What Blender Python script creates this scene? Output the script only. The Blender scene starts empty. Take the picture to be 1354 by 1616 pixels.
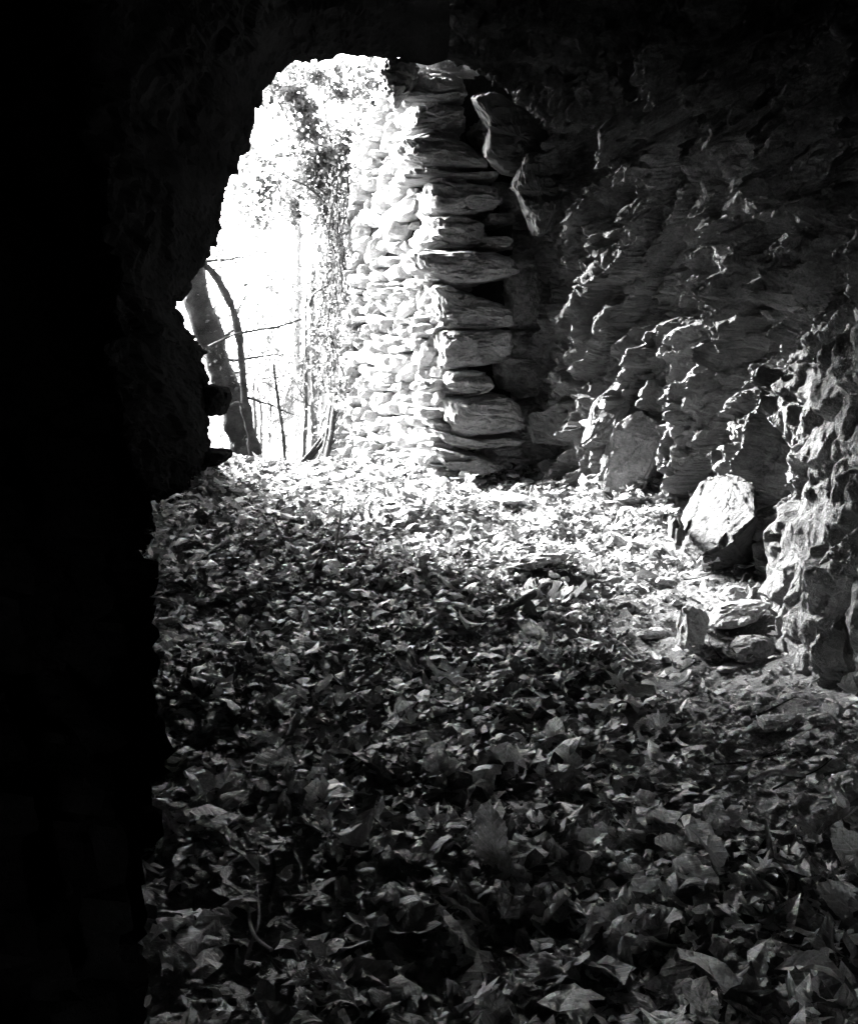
import bpy, bmesh, math, random
import numpy as np
from mathutils import Vector, Matrix, Euler, Quaternion

# ------------------------------------------------------------------ camera, sky, sun, exposure
R = math.radians
sc = bpy.context.scene
W0, H0, F = 1354.0, 1616.0, 1730.0
CAMZ, PITCH = 1.0, math.atan((808 - 560) / 1730.0)
cam = bpy.data.cameras.new('camera')
cam.sensor_fit = 'VERTICAL'; cam.sensor_height = 24.0
cam.lens = F / H0 * 24.0
cam.clip_start = 0.02; cam.clip_end = 3000
co = bpy.data.objects.new('camera', cam); sc.collection.objects.link(co)
co.location = (0, 0, CAMZ); co.rotation_euler = (math.pi / 2 - PITCH, 0, 0)
sc.camera = co

SUN_EL, SUN_AZ = 28.0, -45.0            # azimuth from +Y, negative = to the left
w = bpy.data.worlds.new('World'); sc.world = w; w.use_nodes = True
nt = w.node_tree; nt.nodes.clear()
sky = nt.nodes.new('ShaderNodeTexSky'); sky.sky_type = 'NISHITA'; sky.sun_disc = False
sky.sun_elevation = R(SUN_EL); sky.sun_rotation = R(SUN_AZ)
bw = nt.nodes.new('ShaderNodeRGBToBW')   # black and white film
bg = nt.nodes.new('ShaderNodeBackground'); bg.inputs['Strength'].default_value = 0.15
wo = nt.nodes.new('ShaderNodeOutputWorld')
nt.links.new(sky.outputs[0], bw.inputs[0]); nt.links.new(bw.outputs[0], bg.inputs[0]); nt.links.new(bg.outputs[0], wo.inputs[0])

sl = bpy.data.lights.new('sun', 'SUN'); sl.energy = 2.7; sl.angle = R(30); sl.color = (1, 1, 1)
so = bpy.data.objects.new('sun', sl); sc.collection.objects.link(so)
L = Vector((math.sin(R(SUN_AZ)) * math.cos(R(SUN_EL)), math.cos(R(SUN_AZ)) * math.cos(R(SUN_EL)), math.sin(R(SUN_EL))))
so.rotation_euler = (-L).to_track_quat('-Z', 'Y').to_euler()
so.location = (-4, 20, 14)

sc.view_settings.view_transform = 'Standard'; sc.view_settings.look = 'None'
sc.view_settings.exposure = 5.95; sc.view_settings.gamma = 1.0
sc.cycles.use_denoising = True
sc.cycles.max_bounces = 6; sc.cycles.diffuse_bounces = 2; sc.cycles.glossy_bounces = 2
sc.cycles.transmission_bounces = 2
sc.cycles.use_adaptive_sampling = True; sc.cycles.adaptive_threshold = 0.015
sc.cycles.sample_clamp_indirect = 8.0

rng = np.random.default_rng(7)
random.seed(7)
C = sc.collection

# ------------------------------------------------------------------ picking points (a pixel of the 1354x1616 photo at depth Y)
cp, sp = math.cos(PITCH), math.sin(PITCH)
def ray(px, py):
    a = (px - W0 / 2) / F; b = (H0 / 2 - py) / F
    return Vector((a, cp + b * sp, -sp + b * cp))
def U(px, py, Y):
    d = ray(px, py); k = Y / d.y
    return Vector((d.x * k, Y, CAMZ + d.z * k))

# ------------------------------------------------------------------ noise in numpy
def _hash(ix, iy, iz, s):
    h = (ix.astype(np.int64) * 374761393 + iy.astype(np.int64) * 668265263 + iz.astype(np.int64) * 2147483647 + s * 974711) & 0xffffffff
    h = ((h ^ (h >> 13)) * 1274126177) & 0xffffffff
    h = (h ^ (h >> 16)) & 0xffffffff
    h = (h * 2246822519) & 0xffffffff
    return ((h ^ (h >> 15)) & 0xffffff) / float(0xffffff)
def vnoise(p, s=0):
    i = np.floor(p).astype(np.int64); f = p - i; f = f * f * f * (f * (f * 6 - 15) + 10)
    r = 0
    for dx in (0, 1):
        for dy in (0, 1):
            for dz in (0, 1):
                wgt = (f[:, 0] if dx else 1 - f[:, 0]) * (f[:, 1] if dy else 1 - f[:, 1]) * (f[:, 2] if dz else 1 - f[:, 2])
                r = r + wgt * _hash(i[:, 0] + dx, i[:, 1] + dy, i[:, 2] + dz, s)
    return r * 2 - 1
def fbm(p, o=4, s=0, g=0.5):
    r = 0; a = 1.0
    for k in range(o):
        r = r + a * vnoise(p * (2.03 ** k) + 17.3 * k, s + k); a *= g
    return r
def worley(p, s=0):
    """returns F1, F2, and id hashes and the offset vector to nearest feature"""
    i = np.floor(p).astype(np.int64)
    n = len(p); f1 = np.full(n, 9.0); f2 = np.full(n, 9.0); off = np.zeros((n, 3)); idh = np.zeros((n, 3))
    for dx in (-1, 0, 1):
        for dy in (-1, 0, 1):
            for dz in (-1, 0, 1):
                c = i + np.array([dx, dy, dz])
                q = np.stack([_hash(c[:, 0], c[:, 1], c[:, 2], s + k) for k in range(3)], 1) + c
                d = q - p; dd = np.sqrt((d * d).sum(1))
                near = dd < f1
                f2 = np.where(near, f1, np.minimum(f2, dd))
                off[near] = d[near]; idh[near] = c[near]; f1 = np.where(near, dd, f1)
    return f1, f2, off, idh
def facets(p, s=0, tilt=1.0):
    """broken-rock relief: every cell is a tilted plane at its own height"""
    f1, f2, off, c = worley(p, s)
    h = _hash(c[:, 0], c[:, 1], c[:, 2], s + 11) * 2 - 1
    g = np.stack([_hash(c[:, 0], c[:, 1], c[:, 2], s + 12 + k) * 2 - 1 for k in range(3)], 1)
    return 0.6 * h - tilt * (g * off).sum(1), f2 - f1

def smooth(a, b, x):
    t = np.clip((x - a) / (b - a), 0, 1); return t * t * (3 - 2 * t)

# ------------------------------------------------------------------ materials
def mat(name, fn):
    m = bpy.data.materials.new(name); m.use_nodes = True
    t = m.node_tree; b = t.nodes['Principled BSDF']; fn(t, b); return m
def N(t, ty, **k):
    n = t.nodes.new(ty)
    for a, v in k.items():
        if a in n.inputs: n.inputs[a].default_value = v
        else: setattr(n, a, v)
    return n
def ramp(t, src, stops):
    r = t.nodes.new('ShaderNodeValToRGB'); e = r.color_ramp.elements
    while len(e) < len(stops): e.new(0.5)
    for q, (p, v) in zip(e, stops): q.position = p; q.color = (v, v, v, 1)
    t.links.new(src, r.inputs[0]); return r.outputs[0]
def mixc(t, f, a, b, mode='MIX'):
    m = t.nodes.new('ShaderNodeMix'); m.data_type = 'RGBA'; m.blend_type = mode
    if isinstance(f, (int, float)): m.inputs[0].default_value = f
    else: t.links.new(f, m.inputs[0])
    for s, v in ((m.inputs[6], a), (m.inputs[7], b)):
        if isinstance(v, (int, float)): s.default_value = (v, v, v, 1)
        else: t.links.new(v, s)
    return m.outputs[2]
def rock_mat(name, lo, hi, scale=1.0, bump=0.6, rough=0.75, speck=0.5, spec=0.35, mid=0.0):
    def fn(t, b):
        tc = N(t, 'ShaderNodeTexCoord')
        mp = N(t, 'ShaderNodeMapping'); mp.inputs['Scale'].default_value = (scale,) * 3
        t.links.new(tc.outputs['Object'], mp.inputs[0])
        n1 = N(t, 'ShaderNodeTexNoise', Scale=3.0, Detail=8.0, Roughness=0.65); t.links.new(mp.outputs[0], n1.inputs['Vector'])
        n2 = N(t, 'ShaderNodeTexNoise', Scale=38.0, Detail=6.0, Roughness=0.7); t.links.new(mp.outputs[0], n2.inputs['Vector'])
        n3 = N(t, 'ShaderNodeTexNoise', Scale=130.0, Detail=3.0, Roughness=0.6); t.links.new(mp.outputs[0], n3.inputs['Vector'])
        base = ramp(t, n1.outputs[0], [(0.3, lo), (0.7, hi)])
        sp_ = ramp(t, n2.outputs[0], [(0.35, 0.45), (0.5, 0.95), (0.68, 1.6)])
        c = mixc(t, speck, base, sp_, 'MULTIPLY')
        sp2 = ramp(t, n3.outputs[0], [(0.3, 0.55), (0.7, 1.45)])
        c = mixc(t, speck, c, sp2, 'MULTIPLY')
        t.links.new(c, b.inputs['Base Color'])
        b.inputs['Roughness'].default_value = rough; b.inputs['Specular IOR Level'].default_value = spec
        b1 = N(t, 'ShaderNodeBump', Strength=bump, Distance=0.02); t.links.new(n2.outputs[0], b1.inputs['Height'])
        b2 = N(t, 'ShaderNodeBump', Strength=bump * 0.8, Distance=0.006); t.links.new(n3.outputs[0], b2.inputs['Height'])
        if mid:
            n4 = N(t, 'ShaderNodeTexNoise', Scale=9.0, Detail=7.0, Roughness=0.68)
            wv = N(t, 'ShaderNodeVectorMath', operation='ADD'); mm = N(t, 'ShaderNodeMapping'); mm.inputs['Rotation'].default_value = (.5, .7, .3); mm.inputs['Scale'].default_value = (1.0, 1.0, .45)
            t.links.new(mp.outputs[0], wv.inputs[0]); t.links.new(n1.outputs[1], wv.inputs[1]); t.links.new(wv.outputs[0], mm.inputs[0]); t.links.new(mm.outputs[0], n4.inputs['Vector'])
            b0 = N(t, 'ShaderNodeBump', Strength=mid, Distance=0.06); t.links.new(n4.outputs[0], b0.inputs['Height']); t.links.new(b0.outputs[0], b1.inputs['Normal'])
        t.links.new(b1.outputs[0], b2.inputs['Normal']); t.links.new(b2.outputs[0], b.inputs['Normal'])
    return mat(name, fn)
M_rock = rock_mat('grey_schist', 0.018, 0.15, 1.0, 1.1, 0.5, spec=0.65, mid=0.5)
M_schist = rock_mat('grey_schist_block', 0.10, 0.30, 1.0, 0.9)
M_dark = rock_mat('shaded_cave_rock', 0.002, 0.008, 1.0, 0.6, 1.0, spec=0.0)  # near-black for left wall and roof: their shade is put into the colour
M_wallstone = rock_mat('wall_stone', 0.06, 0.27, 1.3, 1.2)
M_facing = rock_mat('sunlit_wall_stone', 0.16, 0.42, 1.3, 1.0)  # paler than the end stones: sunlight put into the facing's colour
M_slate = rock_mat('dark_slate', 0.01, 0.035, 1.3, 0.5)
M_block = rock_mat('grey_block', 0.025, 0.10, 1.6, 1.0)
M_hazebark = rock_mat('haze_bark', 0.10, 0.26, 4.0, 0.6)  # bark of distant trees paled, haze put into its colour
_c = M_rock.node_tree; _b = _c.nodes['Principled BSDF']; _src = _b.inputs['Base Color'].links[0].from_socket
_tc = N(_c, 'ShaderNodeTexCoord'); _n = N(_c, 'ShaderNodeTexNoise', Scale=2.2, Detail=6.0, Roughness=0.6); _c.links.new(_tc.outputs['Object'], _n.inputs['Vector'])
_sp = N(_c, 'ShaderNodeVectorMath', operation='DOT_PRODUCT'); _c.links.new(_tc.outputs['Object'], _sp.inputs[0]); _sp.inputs[1].default_value = (0.0, -0.2, 1.0)   # rock darkens with height: roof shade put into the colour
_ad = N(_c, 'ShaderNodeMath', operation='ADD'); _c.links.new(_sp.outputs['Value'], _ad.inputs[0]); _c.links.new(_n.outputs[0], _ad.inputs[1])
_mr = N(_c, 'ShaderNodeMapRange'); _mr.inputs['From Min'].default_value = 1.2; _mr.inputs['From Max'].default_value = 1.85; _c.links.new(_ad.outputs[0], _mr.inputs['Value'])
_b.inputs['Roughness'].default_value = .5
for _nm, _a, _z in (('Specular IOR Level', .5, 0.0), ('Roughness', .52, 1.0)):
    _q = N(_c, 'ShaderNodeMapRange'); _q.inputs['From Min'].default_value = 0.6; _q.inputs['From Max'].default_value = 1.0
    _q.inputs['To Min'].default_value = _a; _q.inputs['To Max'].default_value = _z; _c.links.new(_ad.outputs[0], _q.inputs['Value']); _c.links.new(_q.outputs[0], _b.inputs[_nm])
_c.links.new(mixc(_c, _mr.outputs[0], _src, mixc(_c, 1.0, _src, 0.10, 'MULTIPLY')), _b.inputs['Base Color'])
M_stone = rock_mat('loose_stone', 0.2, 0.42, 2.0, 0.6)
M_earth = rock_mat('damp_earth', 0.03, 0.08, 2.0, 1.0, 0.9, 0.6, 0.2)
M_core = rock_mat('shaded_core_earth', 0.012, 0.03, 2.0, 1.0, 1.0, 0.6, 0.0)  # near-black: shade of the hollow behind the end stones put into the colour
M_soil = rock_mat('gritty_soil', 0.10, 0.26, 2.2, 1.0, 0.85, 0.7, 0.25)
M_bark = rock_mat('bark', 0.006, 0.07, 3.0, 1.3, 0.85, 0.6, 0.2)
M_twig = rock_mat('twig_wood', 0.16, 0.36, 6.0, 0.5, 0.7, 0.4, 0.3)

def leaf_mat(name, lo, hi, trans=0.18, rough=0.5):
    def fn(t, b):
        at = N(t, 'ShaderNodeAttribute'); at.attribute_name = 'tone'
        oi = N(t, 'ShaderNodeObjectInfo')
        s = N(t, 'ShaderNodeMath', operation='ADD'); t.links.new(at.outputs['Fac'], s.inputs[0]); t.links.new(oi.outputs['Random'], s.inputs[1])
        fr = N(t, 'ShaderNodeMath', operation='FRACT'); t.links.new(s.outputs[0], fr.inputs[0])
        base = ramp(t, fr.outputs[0], [(0.0, lo * .7), (0.4, lo * 2.0), (0.7, hi * 0.6), (1.0, hi)])
        uv = N(t, 'ShaderNodeUVMap'); uv.uv_map = 'leaf'
        sx = N(t, 'ShaderNodeSeparateXYZ'); t.links.new(uv.outputs[0], sx.inputs[0])
        ax = N(t, 'ShaderNodeMath', operation='ABSOLUTE'); t.links.new(sx.outputs[0], ax.inputs[0])
        m1 = N(t, 'ShaderNodeMath', operation='MULTIPLY'); t.links.new(ax.outputs[0], m1.inputs[0]); m1.inputs[1].default_value = 0.9
        sb = N(t, 'ShaderNodeMath', operation='SUBTRACT'); t.links.new(sx.outputs[1], sb.inputs[0]); t.links.new(m1.outputs[0], sb.inputs[1])
        m2 = N(t, 'ShaderNodeMath', operation='MULTIPLY'); t.links.new(sb.outputs[0], m2.inputs[0]); m2.inputs[1].default_value = 24.0
        sn = N(t, 'ShaderNodeMath', operation='SINE'); t.links.new(m2.outputs[0], sn.inputs[0])
        mid = ramp(t, ax.outputs[0], [(0.0, 1.0), (0.06, 0.0)])
        vein = ramp(t, sn.outputs[0], [(0.0, 0.0), (0.86, 0.25), (1.0, 1.0)])
        vs = N(t, 'ShaderNodeMath', operation='MAXIMUM'); t.links.new(mid, vs.inputs[0]); t.links.new(vein, vs.inputs[1])
        tc = N(t, 'ShaderNodeTexCoord')
        n = N(t, 'ShaderNodeTexNoise', Scale=9.0, Detail=6.0, Roughness=0.7); t.links.new(uv.outputs[0], n.inputs['Vector'])
        blot = ramp(t, n.outputs[0], [(0.32, 0.35), (0.5, 0.95), (0.7, 1.25)])
        c = mixc(t, 0.8, base, blot, 'MULTIPLY')
        c = mixc(t, vs.outputs[0], c, mixc(t, 1.0, c, 1.35, 'MULTIPLY'))
        t.links.new(c, b.inputs['Base Color'])
        b.inputs['Roughness'].default_value = rough; b.inputs['Specular IOR Level'].default_value = 0.45
        bp = N(t, 'ShaderNodeBump', Strength=0.5, Distance=0.004); t.links.new(vs.outputs[0], bp.inputs['Height'])
        bp2 = N(t, 'ShaderNodeBump', Strength=0.5, Distance=0.01); t.links.new(n.outputs[0], bp2.inputs['Height']); t.links.new(bp.outputs[0], bp2.inputs['Normal'])
        t.links.new(bp2.outputs[0], b.inputs['Normal'])
        tr = N(t, 'ShaderNodeBsdfTranslucent'); t.links.new(c, tr.inputs[0])
        ms = N(t, 'ShaderNodeMixShader'); ms.inputs[0].default_value = trans
        t.links.new(b.outputs[0], ms.inputs[1]); t.links.new(tr.outputs[0], ms.inputs[2])
        t.links.new(ms.outputs[0], t.nodes['Material Output'].inputs[0])
    return mat(name, fn)
M_leaf = leaf_mat('dry_leaf', 0.045, 0.72, .15, .42)
M_foliage = leaf_mat('living_foliage', 0.035, 0.11, 0.25)
M_leafy_moss = leaf_mat('moss', 0.03, 0.16, .2)
M_palefol = leaf_mat('pale_spring_foliage', 0.015, 0.06, 0.3)

# ------------------------------------------------------------------ object helpers
def mesh_np(name, V, T, m, parent=None, uv=None, tone=None, smooth_=False, quads=False):
    V = np.ascontiguousarray(V, dtype=np.float32); T = np.ascontiguousarray(T, dtype=np.int32)
    k = T.shape[1]
    me = bpy.data.meshes.new(name)
    me.vertices.add(len(V)); me.vertices.foreach_set('co', V.ravel())
    me.loops.add(T.size); me.loops.foreach_set('vertex_index', T.ravel())
    me.polygons.add(len(T)); me.polygons.foreach_set('loop_start', np.arange(0, T.size, k, dtype=np.int32))
    me.polygons.foreach_set('loop_total', np.full(len(T), k, dtype=np.int32))
    me.polygons.foreach_set('use_smooth', np.full(len(T), smooth_, dtype=bool))
    me.update(calc_edges=True); me.validate()
    if uv is not None:
        l = me.uv_layers.new(name='leaf'); l.data.foreach_set('uv', np.ascontiguousarray(uv[T.ravel()], dtype=np.float32).ravel())
    if tone is not None:
        a = me.attributes.new('tone', 'FLOAT', 'POINT'); a.data.foreach_set('value', np.ascontiguousarray(tone, dtype=np.float32))
    me.materials.append(m)
    o = bpy.data.objects.new(name, me); C.objects.link(o)
    if parent: o.parent = parent
    return o
def tag(o, label=None, cat=None, group=None, kind=None):
    if label: o['label'] = label
    if cat: o['category'] = cat
    if group: o['group'] = group
    if kind: o['kind'] = kind
    return o
def empty(name, loc=(0, 0, 0)):
    o = bpy.data.objects.new(name, None); C.objects.link(o); o.location = loc; o.empty_display_size = 0.1; return o
def grid_tris(nu, nv):
    a = np.arange(nu * nv).reshape(nu, nv)
    return np.stack([a[:-1, :-1].ravel(), a[1:, :-1].ravel(), a[1:, 1:].ravel(), a[:-1, 1:].ravel()], 1)
def recentre(o):
    """origin to the base centre of the mesh"""
    me = o.data; n = len(me.vertices); v = np.empty(n * 3, np.float32); me.vertices.foreach_get('co', v); v = v.reshape(-1, 3)
    c = np.array([(v[:, 0].min() + v[:, 0].max()) / 2, (v[:, 1].min() + v[:, 1].max()) / 2, v[:, 2].min()])
    me.vertices.foreach_set('co', (v - c).astype(np.float32).ravel()); me.update(); o.location = tuple(float(q) for q in c)
    return o

# ------------------------------------------------------------------ ground
def gz(x, y):
    x = np.asarray(x, float); y = np.asarray(y, float)
    p = np.stack([x, y, np.zeros_like(x)], -1).reshape(-1, 3)
    z = 0.22 * smooth(2.5, 6.6, y) - 0.25 * smooth(7.2, 9.0, y) - 1.6 * smooth(8.5, 16, y) - 5.0 * smooth(14, 45, y)
    z = z + 7.0 * smooth(40, 160, y)
    z = z + 0.12 * smooth(0.65, 1.3, x) * smooth(1.5, 2.6, y) * smooth(8, 6, y) + 0.10 * smooth(.3, 1.0, x) * smooth(4.4, 5.6, y) + 0.02 * smooth(-0.7, -1.5, x) * smooth(4, 5.5, y)
    z = z + 1.4 * smooth(-1.75, -2.7, x) * smooth(6.8, 8.2, y) * smooth(13, 10, y)  # added bank at outer left, out of view, shades the ground beside it
    z = z + 0.04 * np.exp(-((x + 1.5) / .45) ** 2 - ((y - 6.5) / .7) ** 2)
    b = 0.045 * fbm(p * 1.6, 3, 3) + 0.02 * fbm(p * 6.0, 3, 9)
    far = 1 + 3.0 * smooth(10, 40, y)
    return (z + (b.reshape(x.shape)) * far)
def G(px, py):
    d = ray(px, py); t = np.arange(0.6, 14.0, 0.02)
    qz = CAMZ + d.z * t; under = qz < gz(d.x * t, d.y * t)
    k = t[int(np.argmax(under))] if under.any() else 12.0
    return Vector((0, 0, CAMZ)) + d * float(k)
# one sheet, dense inside the cave, sparse to the horizon
ys = np.concatenate([np.linspace(-3.2, 1.0, 25), np.linspace(1.05, 9.0, 420), np.geomspace(9.1, 900, 90)])
us = np.sign(np.linspace(-1, 1, 281)) * (np.abs(np.linspace(-1, 1, 281)) ** 1.0)
Yg, Ug = np.meshgrid(ys, us, indexing='ij')
half = 2.6 + 0.0 * Yg + np.clip(Yg - 7, 0, None) * 1.6
Xg = Ug * half
Zg = gz(Xg, Yg)
V = np.stack([Xg, Yg, Zg], -1).reshape(-1, 3)
fine = 0.010 * fbm(V * 22, 3, 31) + 0.006 * fbm(V * 60, 2, 37)
V[:, 2] += fine * (V[:, 1] < 9)
ground = tag(mesh_np('ground', V, grid_tris(len(ys), len(us)), M_soil, smooth_=True), kind='structure')

# ------------------------------------------------------------------ the cave: rings along Y, (x, z) control points from right foot over the roof to left foot
def resample(P, n):
    P = np.array(P, float); d = np.r_[0, np.cumsum(np.sqrt(((P[1:] - P[:-1]) ** 2).sum(1)))]
    t = np.linspace(0, d[-1], n); return np.stack([np.interp(t, d, P[:, k]) for k in range(P.shape[1])], 1)
def px2(Y, pts): return [(U(a, b, Y).x, U(a, b, Y).z) for a, b in pts]
YL = 6.3
right = [  # (Y, points foot -> roof apex)
    (-3.0, [(.1, -.4), (.15, .4), (.15, .8), (.1, 1.0), (0, 1.1)]),
    (-2.0, [(1.1, -.4), (1.15, .4), (1.15, 1.1), (.9, 1.7), (0, 2.0)]),
    (0.5, [(1.25, -.4), (1.3, .5), (1.5, 1.2), (1.2, 2.0), (.1, 2.35)]),
    (2.3, [(1.3, -.4), (1.32, .3), (1.32, 1.0), (1.5, 1.2), (1.5, 1.8), (1.2, 2.3), (.1, 2.5)]),
    (2.8, [(1.10, -.4), (1.12, .2), (1.14, .7), (1.2, 1.05), (1.5, 1.2), (1.6, 1.6), (1.2, 2.3), (.1, 2.52)]),
    (3.4, [(1.07, -.4), (1.09, .2), (1.10, .7), (1.2, 1.0), (1.5, 1.2), (1.6, 1.6), (1.2, 2.3), (.1, 2.55)]),
    (4.05, [(1.24, -.4), (1.28, .3), (1.32, .8), (1.42, 1.2), (1.45, 1.6), (1.1, 2.3), (.1, 2.6)]),
    (4.8, [(1.33, -.4), (1.36, .4), (1.36, .9), (1.32, 1.4), (1.25, 1.9), (.95, 2.35), (.1, 2.65)]),
    (5.35, [(1.17, -.4), (1.17, .5), (1.17, 1.0), (1.13, 1.5), (1.05, 1.95), (.8, 2.4), (.1, 2.7)]),
    (5.7, [(.96, -.4), (.97, .5), (.98, 1.0), (.97, 1.5), (.9, 2.0), (.65, 2.45), (.1, 2.7)]),
    (6.3, [(.74, -.4), (.76, .5), (.80, 1.0), (.82, 1.5), (.77, 2.0), (.55, 2.5), (.1, U(708, 94, 6.3).z)]),
    (6.9, [(.68, -.4), (.7, .5), (.72, 1.0), (.75, 1.5), (.72, 2.0), (.5, 2.6), (.1, 2.9)]),
    (7.5, [(.64, -.4), (.64, .4), (.65, .9), (.65, 1.5), (.6, 2.1), (.45, 2.6), (.1, 3.05)]),
    (8.2, [(.3, -.4), (.3, .4), (.3, .9), (.3, 1.5), (.3, 2.1), (.25, 2.6), (.1, 3.05)]),
]
NR, NLF = 150, 110
def ring_table(keys, n):
    Ys = np.array([k[0] for k in keys]); S = np.array([resample(k[1], n) for k in keys]); return Ys, S
def ring_at(tab, Y):
    Ys, S = tab; Y = np.clip(Y, Ys[0], Ys[-1])
    i = np.clip(np.searchsorted(Ys, Y) - 1, 0, len(Ys) - 2); t = (Y - Ys[i]) / (Ys[i + 1] - Ys[i])
    t = t * t * (3 - 2 * t) * 0.5 + t * 0.5
    return S[i] * (1 - t)[:, None, None] + S[i + 1] * t[:, None, None] if np.ndim(Y) else S[i] * (1 - t) + S[i + 1] * t
# right wall: fine grid
nv = 640
tabR = ring_table(right, nv)
yr = np.concatenate([np.linspace(-3.0, 2.2, 60)[:-1], np.linspace(2.2, 8.2, 900)])
XZ = ring_at(tabR, yr)                       # (nY, nv, 2)
Pw = np.stack([XZ[..., 0], np.repeat(yr[:, None], nv, 1), XZ[..., 1]], -1)
dU = np.gradient(Pw, axis=0); dV = np.gradient(Pw, axis=1)
Nw = np.cross(dU, dV); Nw /= np.linalg.norm(Nw, axis=-1, keepdims=True) + 1e-9
cen = np.array([0, 0, 1.2]); tocen = np.stack([-Pw[..., 0], 0 * Pw[..., 0], 1.2 - Pw[..., 2]], -1)
Nw *= np.sign((Nw * tocen).sum(-1, keepdims=True) + 1e-9)
q = Pw.reshape(-1, 3)
def rock_relief(q, amp_big=1.0, amp_fine=1.0):
    # strata lean: long along (Y-, z+) i.e. up to the right as seen from inside
    a = np.array([0.25, -0.62, 0.78]); a /= np.linalg.norm(a)
    b = np.array([1.0, 0.2, 0.0]); b -= a * (a @ b); b /= np.linalg.norm(b); c = np.cross(a, b)
    r = np.stack([q @ a, q @ b, q @ c], 1)
    r = r + 0.10 * np.stack([fbm(q * 2.2, 2, 41), fbm(q * 2.2, 2, 45), fbm(q * 2.2, 2, 49)], 1)
    f_a, e_a = facets(r * np.array([1.3, 2.6, 3.0]), 5, 1.1)
    f_b, e_b = facets(r * np.array([3.2, 6.0, 8.0]) + 3.1, 21, 1.25)
    f_c, e_c = facets(r * np.array([8.5, 15.0, 15.0]) + 9.7, 33, 1.1)
    f_d, e_d = facets(r * np.array([22.0, 34.0, 34.0]) + 1.7, 37, 1.0)
    d = amp_big * 0.13 * f_a + amp_fine * (0.125 * f_b + 0.045 * f_c + .014 * f_d)
    d += -0.05 * amp_big * (e_a < 0.05) 
    d += 0.014 * fbm(q * 14, 5, 77, .6)
    return d
# the near right bulge is a smoother, pitted mass
smoothness = smooth(4.5, 3.5, q[:, 1]) * smooth(1.35, 1.0, q[:, 2])
d = rock_relief(q, 1.0, 1.0)
fb, eb = facets(q * np.array([2.4, 2.8, 1.7]) + .1 * fbm(q * 3, 2, 5)[:, None], 95, 1.0)
fc, ec = facets(q * np.array([7.0, 8.0, 5.0]) + .3 * fbm(q * 5, 2, 6)[:, None] + 4, 97, 1.0)
fe, ee = facets(q * np.array([19.0, 21.0, 13.0]) + .3 * fbm(q * 9, 2, 16)[:, None] + 2, 99, 1.0)
d2 = 0.045 * fbm(q * np.array([2.2, 3.0, 1.6]), 2, 91) + 0.032 * fb + 0.011 * fc + 0.005 * fe + 0.002 * fbm(q * 30, 3, 93) + .0015 * fbm(q * 70, 2, 94)
d = d * (1 - .72 * smoothness) + d2 * smoothness
roof = smooth(2.0, 2.5, q[:, 2]); d = d * (1 - 0.55 * roof)
d *= smooth(8.2, 7.7, q[:, 1]) * smooth(-0.02, 0.35, q[:, 0])
d = d.reshape(len(yr), nv)
for _ in range(1):                                   # weathering: no razor-sharp steps
    d[1:-1] = .5 * d[1:-1] + .25 * (d[2:] + d[:-2])
    d[:, 1:-1] = .5 * d[:, 1:-1] + .25 * (d[:, 2:] + d[:, :-2])
d = d.ravel()
q = q + Nw.reshape(-1, 3) * d[:, None]
q = q + (0.010 - .0075 * smoothness)[:, None] * np.stack([fbm(q * 24, 3, 120 + k) for k in range(3)], 1) * (smooth(8.2, 7.7, q[:, 1]) * smooth(0.1, 0.4, q[:, 0]))[:, None]
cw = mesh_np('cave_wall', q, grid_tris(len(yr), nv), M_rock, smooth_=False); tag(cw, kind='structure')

# left wall and roof, dark
lip_left = px2(YL, [(708, 94), (676, 104), (650, 98), (632, 90), (604, 93), (583, 96), (572, 90), (548, 92), (540, 86), (528, 92), (500, 94), (478, 99), (464, 96), (450, 106),
    (436, 116), (424, 136), (412, 150), (400, 176), (403, 188), (396, 208), (393, 230), (378, 250), (374, 268), (357, 290), (355, 318), (350, 345), (338, 385), (322, 414),
    (308, 440), (292, 462), (277, 488), (288, 496), (288, 518), (304, 532), (322, 553), (318, 572), (326, 590), (330, 628), (329, 668), (328, 712), (326, 742), (312, 752), (312, 775), (303, 800), (290, 850), (275, 900), (262, 1000)])
LA = lambda x0, w_, r_: [(.1, r_), (x0 * .55, r_ - .12), (x0 * .9, r_ - .5), (x0, 1.5), (x0 * .97, .9), (x0 * .98, .3), (x0, -.4)]
def px_edge(Y, pts): return [(U(a, b, Y).x, U(a, b, Y).z) for a, b in pts]
left = [
    (-3.0, [(0, 1.1), (-.1, 1.0), (-.15, .8), (-.15, .4), (-.1, -.4)]),
    (-2.0, [(0, 2.0), (-.9, 1.7), (-1.1, 1.1), (-1.1, .4), (-1.1, -.4)]),
    (0.5, LA(-.75, 0, 2.35)),
    (1.3, [(.1, 2.4), (-.25, 2.3), (-.42, 2.0), (-.40, 1.4), (-.33, .8), (-.31, .3), (-.31, -.4)]),
    (1.75, [(.1, 2.45), (-.3, 2.35), (-.5, 2.0), (-.50, 1.4), (-.45, .8), (-.43, .3), (-.43, -.4)]),
    (2.6, [(.1, 2.52), (-.4, 2.4), (-.72, 2.0), (-.80, 1.4), (-.72, .8), (-.70, .3), (-.70, -.4)]),
    (3.9, [(.1, 2.6), (-.6, 2.5), (-1.05, 2.1), (-1.2, 1.4), (-1.09, .8), (-1.08, .3), (-1.08, -.4)]),
    (5.2, [(.1, 2.75), (-.6, 2.7), (-1.2, 2.2), (-1.45, 1.4), (-1.32, .8), (-1.25, .3), (-1.25, -.4)]),
    (YL, lip_left),
]
nl = 260
tabL = ring_table(left, nl)
yl = np.concatenate([np.linspace(-3, 1, 40)[:-1], np.linspace(1, YL, 190)])
XZ = ring_at(tabL, yl)
Pl = np.stack([XZ[..., 0], np.repeat(yl[:, None], nl, 1), XZ[..., 1]], -1)
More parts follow.
